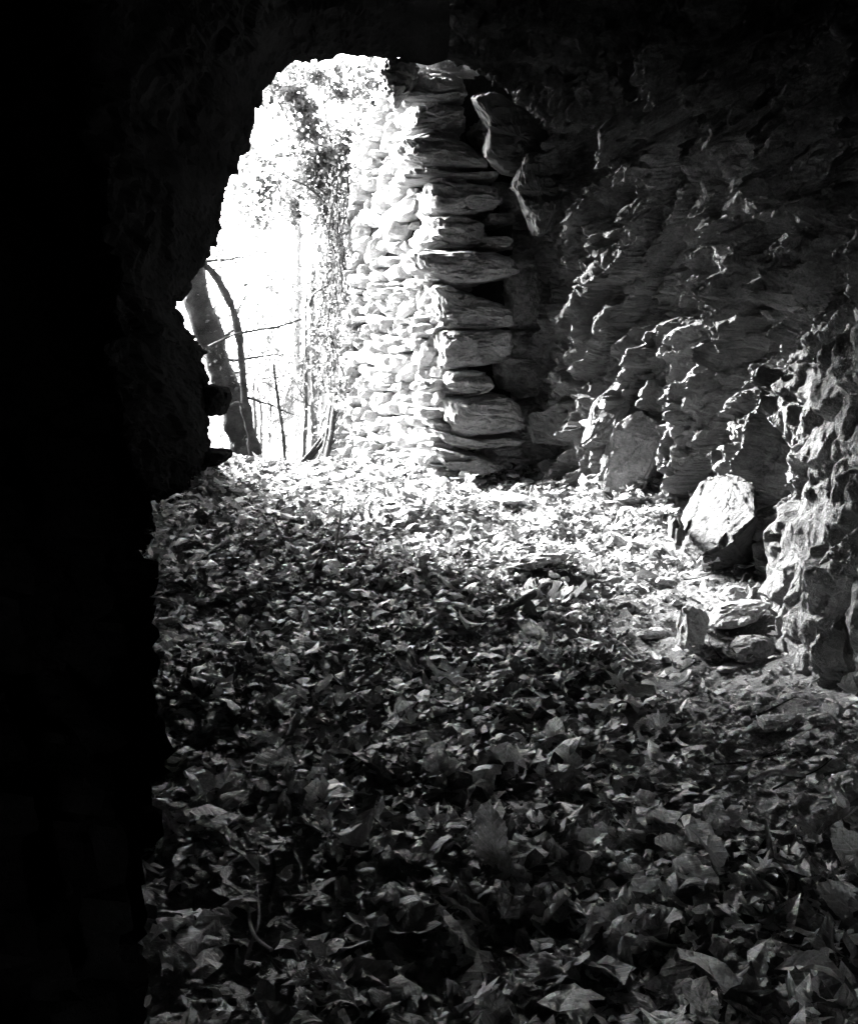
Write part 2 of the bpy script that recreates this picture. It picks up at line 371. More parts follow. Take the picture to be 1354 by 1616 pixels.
dU = np.gradient(Pl, axis=0); dV = np.gradient(Pl, axis=1)
Nl = np.cross(dU, dV); Nl /= np.linalg.norm(Nl, axis=-1, keepdims=True) + 1e-9
tocen = np.stack([-Pl[..., 0], 0 * Pl[..., 0], 1.2 - Pl[..., 2]], -1)
Nl *= np.sign((Nl * tocen).sum(-1, keepdims=True) + 1e-9)
q = Pl.reshape(-1, 3)
d = (0.45 * rock_relief(q * 1.2 + 3, .8, .8) - .05) * smooth(-0.02, -0.4, q[:, 0]) * smooth(YL, YL - .9, q[:, 1]) - 0.03 * smooth(-0.02, -.4, q[:, 0]) * smooth(YL, YL - .9, q[:, 1])
q = q + Nl.reshape(-1, 3) * d[:, None]
_k = smooth(YL - .6, YL, q[:, 1]) * smooth(0.0, -.25, q[:, 0])
q[:, 0] += _k * .016 * fbm(q * 16, 4, 55, .7); q[:, 2] += _k * .016 * fbm(q * 16, 4, 57, .7)
base_lip = q.reshape(len(yl), nl, 3)[-1].copy()
# the lip's own thickness and the outside rock face round the opening
c0 = np.array([-0.45, 0, 0.8])
rings = [q.reshape(len(yl), nl, 3)]
for dy, k in ((0.12, 1.03), (0.35, 1.12), (0.6, 1.35), (0.8, 1.9), (0.9, 3.0), (1.0, 5.0)):
    rr = base_lip.copy(); v = rr - c0; rr[:, 0] = c0[0] + v[:, 0] * k; rr[:, 2] = np.maximum(c0[2] + v[:, 2] * k, -0.6); rr[:, 1] = YL + dy
    rr[:, 1] += 0.05 * fbm(rr * 3, 3, 5) * k
    rings.append(rr[None])
Vl = np.concatenate(rings, 0)
# behind the lip, the outside flank of the hill rises above the entrance
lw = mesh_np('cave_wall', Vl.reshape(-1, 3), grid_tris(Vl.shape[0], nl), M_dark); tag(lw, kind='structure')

# hill above the entrance and behind the stone wall: a solid terrain sheet
hx = np.linspace(-0.2, 14, 90); hy = np.linspace(0, 1, 60)
WA, WB = Vector((0.02, 6.52)), Vector((-0.88, 9.6))       # front line of the stone wall's lit face
wd = (WB - WA).normalized(); wn = Vector((-wd.y, wd.x))     # wn points to the left, out of the wall
def wtop(s):                                                # top of the wall along its run
    return np.interp(s, [0, .8, 1.6, 2.4, 3.3], [2.72, 2.75, 2.6, 2.35, 2.0])
HV = []
for i in range(90):
    for j in range(60):
        s = -0.2 + 9.0 * (j / 59.0); o_ = 0.30 + 12.0 * (i / 89.0) ** 1.6
        p_ = WA + wd * s - wn * o_
        z = float(wtop(np.clip(s, 0, 3.3))) - 0.35 * max(0, s - 3.3) + 0.75 * max(0, o_ - 0.5) - 0.02
        HV.append((p_.x, p_.y, z))
HV = np.array(HV); HV[:, 2] += 0.06 * fbm(HV * 2.5, 4, 8)
hs = tag(mesh_np('hillside', HV, grid_tris(90, 60), M_earth, smooth_=True), kind='structure')

# ------------------------------------------------------------------ stones
def stone_from_outline(name, poly, Y, depth, m, parent=None, seed=0, back=(0, 0), rough=0.012, bulge=0.25, round_=0.16, tilt=0):
    """a real stone: the outline (pixels of the photo taken at depth Y) given thickness, rounded edges and a rough skin"""
    P = [U(a, b, Y) for a, b in poly]
    P2 = np.array([(p.x, p.z) for p in P]); P2 = resample(np.vstack([P2, P2[:1]]), 49)[:-1]
    # soften corners
    for _ in range(2): P2 = 0.5 * P2 + 0.25 * np.roll(P2, 1, 0) + 0.25 * np.roll(P2, -1, 0)
    c = P2.mean(0); size = (P2.max(0) - P2.min(0)).max(); thin = (P2.max(0) - P2.min(0)).min()
    rounds = min(round_, 0.45)
    prof = [(0.0, 0.0), (0.02, .35), (0.03, .62), (0.05, .82), (0.10, .93), (0.2, .985), (0.35, 1.0), (0.5, 1.0), (0.65, 1.0), (0.8, .98), (0.92, .9), (0.98, .7), (1.0, 0.0)]
    rows = []
    for (t, k) in prof:
        tt = t
        y = Y + tt * depth - (bulge * thin * 0.3 if t < .3 else 0) * (1 - k) 
        cc = c + np.array(back) * t * depth
        # keep a flat-ish front face: inset by an absolute amount
        rows.append(np.stack([cc[0] + (P2[:, 0] - c[0]) * k, np.full(48, y), cc[1] + (P2[:, 1] - c[1]) * k], 1))
    Vv = np.array(rows)
    # refine
    fine = []
    for r0, r1 in zip(Vv[:-1], Vv[1:]):
        for u in np.linspace(0, 1, 4)[:-1]: fine.append(r0 * (1 - u) + r1 * u)
    fine.append(Vv[-1]); Vv = np.array(fine)
    nr = len(Vv); q = Vv.reshape(-1, 3)
    cen3 = np.array([c[0], Y + depth * .5, c[1]]); nn = q - cen3; nn /= np.linalg.norm(nn, axis=1, keepdims=True) + 1e-6
    dd = rough * fbm(q * 9 + seed, 4, seed) + 0.4 * rough * fbm(q * 40 + seed, 3, seed + 3) + rough * 1.7 * facets(q * 7.0 * np.array([.6, 1, 2.2]) + seed, seed)[0] + rough * .7 * facets(q * 19.0 * np.array([.5, 1, 2.4]) + seed, seed + 5)[0]
    q = q + nn * dd[:, None]
    q[:, 1] += tilt * (q[:, 2] - P2[:, 1].min())
    a = np.arange(nr * 48).reshape(nr, 48); b = np.roll(a, -1, 1)
    T = np.stack([a[:-1].ravel(), a[1:].ravel(), b[1:].ravel(), b[:-1].ravel()], 1)
    return mesh_np(name, q, T, m, parent)

def pebble(seed, nsub=2, flat=0.6, rough=0.08):
    r = random.Random(seed); bm = bmesh.new()
    bmesh.ops.create_icosphere(bm, subdivisions=nsub, radius=1.0)
    planes = []
    for _ in range(9):
        n = Vector((r.gauss(0, 1), r.gauss(0, 1), r.gauss(0, 1))).normalized(); planes.append((n, r.uniform(0.55, .85)))
    for v in bm.verts:
        for n, dd in planes:
            k = v.co.dot(n)
            if k > dd: v.co -= n * (k - dd) * .9
    V = np.array([v.co[:] for v in bm.verts]); T = np.array([[v.index for v in f.verts] for f in bm.faces]); bm.free()
    V = V * (1 + rough * fbm(V * 2.3 + seed, 3, seed)[:, None])
    V[:, 2] *= flat
    return V, T
def boulder(name, loc, size, rot, seed, m=None, label=None, group=None, cat='rock', sub=5, flat=0.6, rough=0.1):
    V, T = pebble(seed, sub, flat, rough)
    V = V * (1 + 0.06 * facets(V * 2.2 + seed, seed)[0][:, None] + 0.035 * facets(V * 6.0 + seed, seed + 1)[0][:, None] + 0.02 * fbm(V * 9 + seed, 3, seed)[:, None])
    V = V * np.array(size) * .5
    Rm = np.array(Euler(rot).to_matrix()); V = V @ Rm.T
    V[:, 2] -= V[:, 2].min()
    o = mesh_np(name, V, T, m or M_stone); o.location = loc
    if label: tag(o, label, cat, group)
    return o

# ---- dry stone wall
wall = empty('stone_wall', (WA.x + .3, WA.y + .3, 0.15))
tag(wall, 'tall dry stone wall beside the cave mouth, its big end stones in shade and its left face sunlit', 'stone wall')
def into(o):
    o.parent = wall; o.matrix_parent_inverse = Matrix.Translation(-wall.location); return o
# core
cb = []
run = 3.2
for s in np.linspace(0.34, run, 30):
    for (o_, z) in ((.09, -.4), (.09, 1.0), (.09, float(wtop(s)) - .08), (.62, float(wtop(s)) - .08), (.62, -.4)):
        p_ = WA + wd * float(s) - wn * o_; cb.append((p_.x, p_.y, z))
cb = np.array(cb).reshape(30, 5, 3)
cb2 = np.concatenate([np.repeat(cb[:1].mean(1, keepdims=True), 5, 1), cb], 0)
into(mesh_np('rubble_core', cb2.reshape(-1, 3) + 0, grid_tris(31, 5), M_core))
# lit face: many small stones in rough courses
pv, pt, off_ = [], [], 0
variants = [pebble(100 + k, 3, 1.0, .12) for k in range(8)]
fr = random.Random(5)
s = 0
z = -0.05
faceV = []
while z < 2.78:
    hrow = fr.choice([fr.uniform(.035, .06), fr.uniform(.06, .12)])
    s = fr.uniform(-.02, .05)
    while s < run:
        wdt = fr.uniform(.08, .24) * (1.0 + 4.5 * max(0, hrow - .06) / .07 * fr.random() * .4)
        if z + hrow * .5 < wtop(s):
            hh = hrow * fr.uniform(.5, 1.35)
            V0, T0 = variants[fr.randrange(8)]
            V1 = np.sign(V0) * np.abs(V0) ** 0.62      # blockier
            V1 = V1 / np.abs(V1).max(0) 
            zz = z + hrow * .5 + fr.gauss(0, .012) + .02 * math.sin(s * 3 + z * 2)
            a_ = fr.gauss(0, .22)
            loc_s = s + wdt * .5; pr = fr.gauss(0, .028)
            X = V1[:, 0] * wdt * .53; Zq = V1[:, 2] * hh * .52; D = V1[:, 1] * .11
            X, Zq = X * math.cos(a_) - Zq * math.sin(a_), X * math.sin(a_) + Zq * math.cos(a_)
            px_ = WA.x + wd.x * (loc_s + X) - wn.x * (.09 - pr + D); py_ = WA.y + wd.y * (loc_s + X) - wn.y * (.09 - pr + D)
            Vs = np.stack([px_, py_, zz + Zq], 1)
            faceV.append(Vs); pt.append(T0 + off_); off_ += len(Vs)
        s += wdt * 1.03
    z += hrow * .98
fv = np.concatenate(faceV); fv = fv + 0.010 * np.stack([fbm(fv * 22, 3, k, .5) for k in (1, 2, 3)], 1) - 0.010 * facets(fv * 10, 71)[0][:, None] * np.array([wn.x, wn.y, 0.6])
into(mesh_np('stone_facing', fv, np.concatenate(pt), M_facing))
# end stones, from the top down
ends = [
    ([(640, 152), (652, 122), (672, 108), (698, 113), (735, 124), (742, 150), (705, 158), (664, 156)], 6.48, .5),
    ([(655, 166), (690, 161), (738, 167), (744, 198), (700, 207), (648, 204)], 6.52, .5),
    ([(634, 212), (685, 205), (728, 220), (766, 240), (780, 262), (705, 263), (676, 256), (642, 243)], 6.45, .6),
    ([(638, 262), (690, 264), (768, 274), (797, 266), (790, 284), (720, 281), (642, 277)], 6.50, .6),
    ([(676, 284), (770, 288), (804, 296), (796, 325), (740, 334), (684, 328)], 6.47, .5),
    ([(684, 340), (730, 336), (768, 350), (772, 378), (730, 390), (690, 380)], 6.53, .5),
    ([(765, 335), (812, 332), (824, 345), (800, 352), (768, 350)], 6.6, .4),
    ([(760, 372), (812, 374), (818, 388), (790, 392), (762, 388)], 6.5, .4),
    ([(652, 394), (720, 393), (790, 396), (824, 408), (830, 430), (780, 441), (720, 447), (690, 434), (656, 420)], 6.40, .6),
    ([(686, 446), (722, 455), (790, 476), (815, 492), (814, 514), (760, 520), (712, 520), (690, 508)], 6.44, .5),
    ([(694, 520), (770, 517), (813, 520), (816, 562), (770, 577), (698, 585)], 6.42, .55),
    ([(704, 604), (716, 588), (742, 583), (772, 590), (786, 604), (776, 618), (740, 624), (712, 620)], 6.42, .45),
    ([(706, 630), (750, 627), (815, 624), (838, 672), (800, 684), (745, 692), (714, 682)], 6.40, .55),
    ([(684, 678), (720, 692), (770, 694), (812, 690), (840, 698), (806, 708), (750, 712), (706, 702)], 6.46, .5),
    ([(684, 706), (716, 714), (770, 724), (796, 740), (770, 752), (730, 748), (700, 730)], 6.42, .5),
    ([(712, 756), (740, 754), (770, 758), (766, 770), (735, 773), (714, 768)], 6.40, .4),
    ([(784, 560), (850, 565), (868, 590), (850, 622), (796, 616)], 6.75, .4),
    ([(810, 640), (850, 630), (866, 664), (850, 700), (812, 690)], 6.72, .4),
    ([(770, 178), (800, 190), (806, 236), (770, 238), (748, 208)], 6.72, .4),
    ([(800, 400), (850, 396), (862, 440), (852, 520), (812, 512)], 6.8, .4),
    ([(770, 712), (830, 704), (850, 728), (800, 756), (772, 748)], 6.7, .4),
    ([(786, 286), (830, 290), (842, 330), (800, 336)], 6.78, .4),
]
for i, (poly, Y, dep) in enumerate(ends):
    o = stone_from_outline('end_stone', poly, Y, dep, M_wallstone, seed=i * 3 + 1, back=(-.18, 0), rough=0.014)
    into(o)

# ---- dark slabs leaning between wall and cave side, hanging rocks
def slab(poly, Y, dep, label, m=M_schist, seed=50, cat='rock', rough=.012, back=(0, 0), tilt=0):
    if Y is None: q_ = max(poly, key=lambda a: a[1]); Y = G(q_[0], q_[1] - 6).y
    o = stone_from_outline('rock_slab', poly, Y, dep, m, seed=seed, rough=rough, back=back, tilt=tilt); recentre(o); tag(o, label, cat); return o
slab([(742, 150), (790, 138), (850, 188), (905, 268), (880, 292), (838, 250), (826, 268), (790, 262), (762, 236), (770, 190)], 6.2, .25, 'dark smooth slab wedged under the roof above the end of the stone wall', m=M_slate, seed=61)
slab([(834, 236), (862, 250), (895, 300), (872, 352), (852, 372), (832, 336), (812, 292)], 6.1, .25, 'kite-shaped dark slab hanging right of the upper wall stones', m=M_slate, seed=64)
slab([(612, 88), (648, 92), (656, 116), (640, 136), (622, 150), (608, 128), (596, 112)], 6.35, .35, 'small dark rock hanging at the top of the cave mouth beside the topmost end stone', m=M_slate, rough=.016, seed=67)
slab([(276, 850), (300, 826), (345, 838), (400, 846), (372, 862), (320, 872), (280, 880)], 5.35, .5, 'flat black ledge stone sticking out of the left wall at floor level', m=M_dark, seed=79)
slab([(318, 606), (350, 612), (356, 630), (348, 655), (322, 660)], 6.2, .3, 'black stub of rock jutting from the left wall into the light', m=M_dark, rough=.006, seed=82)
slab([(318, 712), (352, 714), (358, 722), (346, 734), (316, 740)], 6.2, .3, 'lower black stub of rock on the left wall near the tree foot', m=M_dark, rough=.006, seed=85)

# ---- loose rocks on the floor, right side
def on_ground(px, py):
    p = G(px, py); return Vector((p.x, p.y, float(gz(np.array([p.x]), np.array([p.y]))[0]) - 0.005))
rocks = [
    (1092, 1022, .13, .12, .17, .3, 'pale upright wedge stone left of the pair by the right wall', .9),
    (1160, 994, .26, .16, .09, .1, 'long flat pale stone by the right wall, resting behind the wedge stone', .5),
    (1160, 955, .18, .12, .09, -.5, 'slanting pale stone behind the long flat one by the right wall', .6),
    (1150, 1060, .10, .07, .03, .6, 'thin pointed pale chip just below the flat stone', .4),
    (1190, 1035, .20, .14, .09, .2, 'dark stone under the rock overhang at the foot of the right wall', .6),
    (1215, 1150, .14, .09, .05, .2, 'flat grey stone on bare soil in front of the right wall', .5),
    (1300, 1145, .10, .08, .05, .8, 'small grey stone against the base of the near right wall', .6),
    (1175, 1145, .05, .04, .03, .8, 'small pale chip lying left of the flat grey stone', .6),
    (1260, 1190, .12, .07, .03, 1.2, 'thin dark flake of stone on the soil slope', .5),
    (1300, 1215, .11, .07, .04, .2, 'long low stone half buried at the right edge', .5),
    (1345, 1265, .12, .1, .07, .5, 'stone cut off by the right edge of the picture above the big leaf', .7),
    (1010, 1160, .20, .14, .07, .3, 'broad dark mossy stone among leaves in the middle right', .6),
    (850, 905, .28, .16, .08, .1, 'broad smooth rounded stone half covered by leaves', .5),
    (800, 805, .30, .22, .11, .4, 'white sunlit stone on the floor near the wall end', .6),
    (1045, 930, .15, .08, .05, .3, 'bright flat stone among leaves under the big slanting boulder', .5),
    (1030, 1005, .13, .08, .04, .3, 'bright tilted flake of stone left of the wedge stone', .5),
    (905, 990, .14, .07, .03, .3, 'narrow bright stone flake in the middle of the leaves', .5),
    (870, 720, .30, .22, .14, .1, 'sunlit stone in the gap behind the wall end', .7),
    (905, 742, .28, .18, .12, .6, 'lumpy sunlit stone at the mouth of the gap right of the wall end', .7),
    (1000, 795, .18, .12, .06, .1, 'pale stone beneath the dark blocky rock', .6),
    (545, 880, .13, .10, .11, .1, 'dark knobbly stump-like stone among the leaves below the stalk', .9),
    (1240, 1395, .12, .09, .08, .1, 'dark stone behind the curled leaf at lower right', .8),
]
for i, (px, py, sx, sy, sz, rz, lab, fl) in enumerate(rocks):
    p = on_ground(px, py); mm = M_schist if 'dark' in lab else M_stone
    boulder('loose_stone', (p.x, p.y, p.z - sz * .12), (sx, sy, sz / fl * 1.0), (random.uniform(-.2, .2), random.uniform(-.2, .2), rz), 200 + i * 7, mm, lab, cat='stone', sub=4, flat=fl)

def wall_rock(px, py, wpx, hpx, dep, rot, seed, label, flat=.8):
    p = G(px, py); w_ = wpx / F * p.y; h_ = hpx / F * p.y
    o = boulder('boulder', (p.x, p.y + dep * .3, p.z - .04), (w_, dep, h_ / flat), rot, seed, M_block, label, sub=6, flat=flat, rough=.14); return o
def hull_rock(pts, m, label, seed, cuts=5, name='boulder'):
    bm = bmesh.new()
    for (a, b, y) in pts: bm.verts.new(U(a, b, y))
    h = bmesh.ops.convex_hull(bm, input=bm.verts[:])
    bmesh.ops.delete(bm, geom=[v for v in bm.verts if not v.link_faces], context='VERTS')
    bmesh.ops.bevel(bm, geom=bm.edges[:], offset=.012, segments=2, affect='EDGES')
    bmesh.ops.triangulate(bm, faces=bm.faces[:])
    for _ in range(9):
        le = [e for e in bm.edges if e.calc_length() > .012]
        if not le: break
        bmesh.ops.subdivide_edges(bm, edges=le, cuts=1); bmesh.ops.triangulate(bm, faces=bm.faces[:])
        if len(bm.verts) > 30000: break
    bm.normal_update()
    V = np.array([v.co[:] for v in bm.verts]); Nn = np.array([v.normal[:] for v in bm.verts]); T = np.array([[v.index for v in f.verts] for f in bm.faces]); bm.free()
    st = V @ np.array([[.7, .2, 1.2], [-.3, .9, .2], [.8, -.3, -.9]])       # bedding
    dd = .005 * facets(st * np.array([5, 6, 9.]) + seed, seed, .6)[0] + .003 * facets(st * np.array([12, 14, 22.]) + seed, seed + 2, .6)[0] + .006 * fbm(st * np.array([3, 3, 14.]), 3, seed + 9) + .004 * fbm(V * 30, 3, seed)
    o = mesh_np(name, V + Nn * dd[:, None], T, m); recentre(o); tag(o, label, 'rock'); return o
yb = 4.05
hull_rock([(1108, 752, yb + .36), (1150, 742, yb + .25), (1192, 770, yb + .12), (1066, 862, yb + .24), (1074, 812, yb + .32), (1100, 884, yb + .1), (1150, 858, yb - .05), (1194, 815, yb - .05),
           (1190, 905, yb + .25), (1110, 900, yb + .25), (1190, 780, yb + .5), (1110, 800, yb + .5)], M_block, 'big slanting boulder leaning on the right cave wall above the floor', 411)
yb = 4.1
hull_rock([(1062, 858, yb), (1050, 842, yb + .1), (1066, 812, yb + .15), (1082, 838, yb + .1), (1080, 868, yb), (1070, 830, yb + .25)], M_block, 'small dark block at the left foot of the big slanting boulder', 417)
yb = 5.5
hull_rock([(935, 640, yb + .1), (988, 588, yb + .12), (996, 640, yb + .02), (966, 700, yb), (932, 692, yb), (1000, 610, yb + .3), (915, 705, yb + .1), (940, 640, yb + .5), (930, 710, yb + .5)], M_block, 'bright pointed rock jutting from the far foot of the right wall', 422)
hull_rock([(968, 672, 5.3), (1010, 645, 5.35), (1040, 668, 5.3), (1044, 700, 5.25), (1010, 775, 5.3), (950, 775, 5.4), (962, 710, 5.35), (1000, 660, 5.7), (1060, 775, 5.6)], M_schist, 'dark blocky rock at the foot of the right wall behind the leaves', 424)
wall_rock(905, 735, 60, 70, .2, (.2, .3, .2), 433, 'smaller rock wedged left of the bright pointed one in the far corner')
rg = random.Random(77); k = 0
while k < 46:
    px, py = rg.uniform(1000, 1354), rg.uniform(880, 1330); p = on_ground(px, py)
    if p.x < .55 or p.x > 1.1: continue
    s_ = .016 + .035 * rg.random() ** 2.0
    boulder('stone_chip', (p.x, p.y, p.z - s_ * .1), (s_ * rg.uniform(1.1, 2.0), s_ * 1.1, s_ * rg.uniform(.5, .9)), (rg.gauss(0, .2), rg.gauss(0, .2), rg.uniform(0, 3.1)), 600 + k, M_stone, 'small pale stone chip lying on the gritty soil by the right wall', 'stone chips on the gritty soil', 'stone chip', 2, .7); k += 1
# gravel: uncountable
gv, gt, o_ = [], [], 0
pv_ = [pebble(300 + k, 1, .6, .15) for k in range(10)]
n = 9000
for _ in range(n):
    if random.random() < .6:
        y = random.uniform(1.6, 6.4); x = random.gauss(.85, .22)
    else:
        y = random.uniform(1.5, 8.0); x = random.uniform(-1.4, 1.7)
    s_ = 0.5 * min(.05, .006 * math.exp(abs(random.gauss(0, .75))))
    V0, T0 = pv_[random.randrange(10)]
    a_ = random.uniform(0, 6.28); ca, sa = math.cos(a_), math.sin(a_)
    Vx = V0 * s_ * np.array([1, random.uniform(.55, 1), 1])
    gv.append(np.stack([Vx[:, 0] * ca - Vx[:, 1] * sa + x, Vx[:, 0] * sa + Vx[:, 1] * ca + y, Vx[:, 2]], 1)); gt.append(T0 + o_); o_ += len(V0)
gv = np.concatenate(gv); nvp = len(pv_[0][0])
cxy = gv.reshape(n, nvp, 3).mean(1)
gv[:, 2] += np.repeat(gz(cxy[:, 0], cxy[:, 1]), nvp) + 0.004
tag(mesh_np('gravel', gv, np.concatenate(gt), M_stone), 'scattered gravel and grit between the leaves and along the right wall', 'gravel', kind='stuff')

# ------------------------------------------------------------------ leaves
def outline(kind, th, r):
    # th measured from the tip (+y); returns radius
    if kind == 'oval':
        y = np.cos(th); x = np.sin(th) * 0.55 * (1 - .15 * np.cos(th)); rad = np.sqrt(x * x + y * y)
        rad = rad * (1 + .06 * np.exp(-(np.abs(th) / .25) ** 2) * 2)
    elif kind == 'maple':
        rad = 0.46 + 0.0 * th
        for c_, a_, w_ in ((0, .54, .24), (1.02, .46, .22), (-1.02, .46, .22), (2.0, .28, .22), (-2.0, .28, .22)):
            dth = (th - c_ + np.pi) % (2 * np.pi) - np.pi
            rad = rad + a_ * np.exp(-(dth / w_) ** 2)
        rad = rad + .05 * np.cos(th * 13) - .12 * np.exp(-((np.abs(th) - np.pi) / .3) ** 2)
    else:  # oak
        y = np.cos(th); x = np.sin(th) * .5; rad = np.sqrt(x * x + y * y) * (1 + .14 * np.cos(th * 8))
    n_ = r.standard_normal(len(th))
    if len(th) > 20: n_ = (n_ + np.roll(n_, 1) + np.roll(n_, -1) + np.roll(n_, 2)) * .35; return rad * (1 + .06 * n_ + .025 * np.cos(th * 17))
    return rad * (1 + .09 * n_)
def leaf_geo(kind, seed, M=28, rings=(.25, .5, .75, .92, 1.0), curl=1.0):
    r = np.random.default_rng(seed)
    th = np.linspace(-np.pi, np.pi, M, endpoint=False); rad = outline(kind, th, r)
    P = [np.zeros((1, 2))]
    for f in rings:
        rr = rad * f if f > .6 else (rad * f * .6 + rad.mean() * f * .4)
        P.append(np.stack([np.sin(th) * rr, np.cos(th) * rr], 1))
    P = np.concatenate(P); uv = P.copy()
    T = []
    for k in range(M): T.append((0, 1 + k, 1 + (k + 1) % M))
    for j in range(len(rings) - 1):
        a = 1 + j * M; b = a + M
        for k in range(M):
            k2 = (k + 1) % M; T += [(a + k, b + k, b + k2), (a + k, b + k2, a + k2)]
    x, y = P[:, 0], P[:, 1]
    z = .35 * curl * r.uniform(-.3, 1) * np.abs(x) + .10 * curl * np.sin(x * r.uniform(3, 6) + r.uniform(0, 6)) * np.abs(y) + .12 * curl * np.sin(y * r.uniform(2, 5) + r.uniform(0, 6)) * (np.abs(x) + .2)
    z += .05 * curl * r.standard_normal(len(x)) * (x * x + y * y)
    k1 = r.uniform(-1.3, 1.6) * curl; k2 = r.uniform(-.9, 1.2) * curl
    def bend(a, z, k):
        if abs(k) < .05: return a, z
        Rr = 1 / k; return (Rr - z) * np.sin(a / Rr), Rr - (Rr - z) * np.cos(a / Rr)
    x, z = bend(x, z, k1); y, z = bend(y, z, k2)
    V = np.stack([x, y, z - z.min() * .5 - z.mean() * .5], 1) * .5
    return V, np.array(T), uv
def stem(V, T, uv, seed):
    return V, T, uv
kinds = ['maple', 'oval', 'maple', 'oak', 'oval', 'maple', 'oval']

# density by place: thick litter left and middle, thin on the gritty right side
def leafy(x, y):
    right_bare = smooth(.44, .76, x) * smooth(4.9, 3.9, y) * smooth(1.6, 2.2, y)
    near_left_bare = smooth(-.12, -.24, x) * smooth(2.15, 1.9, y)
    return (1 - .93 * right_bare) * (1 - .85 * near_left_bare)
small = [leaf_geo(kinds[k % 7], 500 + k, 12, (.55, 1.0), 1.25) for k in range(24)]
nb = len(small[0][0])
NLV = 62000
r = np.random.default_rng(11)
# sample positions with the area density falling off with distance
yy = r.uniform(0, 1, NLV * 3); Ysam = 1.35 + (11.5 - 1.35) * yy ** 1.25
hw = np.where(Ysam < 6.3, .43 * Ysam + .12, 2.2); Xsam = r.uniform(-1, 1, NLV * 3) * hw
keep = (r.uniform(0, 1, NLV * 3) < leafy(Xsam, Ysam)) & (Xsam < 1.75)
Xs, Ysn = Xsam[keep][:NLV], Ysam[keep][:NLV]; NLV = len(Xs)
size = np.clip(.036 * np.exp(r.normal(0, .6, NLV)), .007, .11) * np.where(Ysn > 6, 1.0, 1.0)
tilt = r.normal(0, .5, NLV); ax = r.uniform(0, 2 * np.pi, NLV); spin = r.uniform(0, 2 * np.pi, NLV)
lift = np.abs(r.normal(0, .018, NLV))
clump = fbm(np.stack([Xs * 3, Ysn * 3, 0 * Xs], 1), 2, 61) * .02
zb = gz(Xs, Ysn) + lift + .012 + np.maximum(clump, 0)
LV = np.empty((NLV, nb, 3)); LU = np.empty((NLV, nb, 2))
vi = r.integers(0, 24, NLV)
for k in range(24):
    m_ = vi == k; V0, T0, uv0 = small[k]; n_ = m_.sum()
    cs, sn = np.cos(spin[m_])[:, None], np.sin(spin[m_])[:, None]
    x = V0[None, :, 0] * cs - V0[None, :, 1] * sn; y = V0[None, :, 0] * sn + V0[None, :, 1] * cs; z = np.repeat(V0[None, :, 2], n_, 0) * r.choice([-1, 1], n_)[:, None]
    # tilt about a random horizontal axis
    c2, s2 = np.cos(ax[m_])[:, None], np.sin(ax[m_])[:, None]; ct, st = np.cos(tilt[m_])[:, None], np.sin(tilt[m_])[:, None]
    u = x * c2 + y * s2; v = -x * s2 + y * c2; v2 = v * ct - z * st; z2 = v * st + z * ct
    x = u * c2 - v2 * s2; y = u * s2 + v2 * c2
    P = np.stack([x, y, z2], -1) * size[m_][:, None, None]
    low = P[..., 2].min(1, keepdims=True); P[..., 2] -= low * .6
    P[..., 0] += Xs[m_][:, None]; P[..., 1] += Ysn[m_][:, None]; P[..., 2] += zb[m_][:, None]
    LV[m_] = P; LU[m_] = uv0
Tn = len(small[0][1]); LT = np.empty((NLV, Tn, 3), int)
for k in range(24): LT[vi == k] = small[k][1]
LT += (np.arange(NLV) * nb)[:, None, None]
tone = np.repeat(r.uniform(0, 1, NLV), nb)
near = None
tag(mesh_np('leaf_litter', LV.reshape(-1, 3), LT.reshape(-1, 3), M_leaf, uv=LU.reshape(-1, 2), tone=tone), 'thick litter of dry autumn leaves covering the cave floor', 'leaf litter', kind='stuff')

# single leaves one can pick out
lm = []
for k in range(16):
    V0, T0, uv0 = leaf_geo(kinds[k % 7], 900 + k, 36, (.2, .4, .6, .8, .93, 1.0), 1.1)
    # petiole: thin ribbon-tube below
    o = mesh_np('dry_leaf', V0, T0, M_leaf, uv=uv0, tone=np.full(len(V0), (k * .37) % 1), smooth_=True)
    lm.append(o.data); bpy.data.objects.remove(o)
def put_leaf(mesh, p, s, rot, label, group=None):
    o = bpy.data.objects.new('dry_leaf', mesh); C.objects.link(o)
    o.location = p; o.scale = (s, s, s); o.rotation_euler = rot; tag(o, label, 'leaf', group); return o
cnt = 0
placed = []
rl = random.Random(31)
while cnt < 262:
    py = 1000 + 640 * rl.random() ** .7; px = rl.uniform(235, 1354)
    p = on_ground(px, py)
    if rl.random() > float(leafy(np.array([p.x]), np.array([p.y]))[0]) : continue
    if p.x < -.26 * p.y + .02: continue
    s = rl.uniform(.035, .082)
    put_leaf(lm[rl.randrange(16)], (p.x, p.y, p.z + rl.uniform(.03, .06)), s, (rl.gauss(0, .27), rl.gauss(0, .27), rl.uniform(0, 6.28)), 'dry curled leaf lying in the litter of the cave floor', 'dry leaves strewn over the cave floor')
    cnt += 1

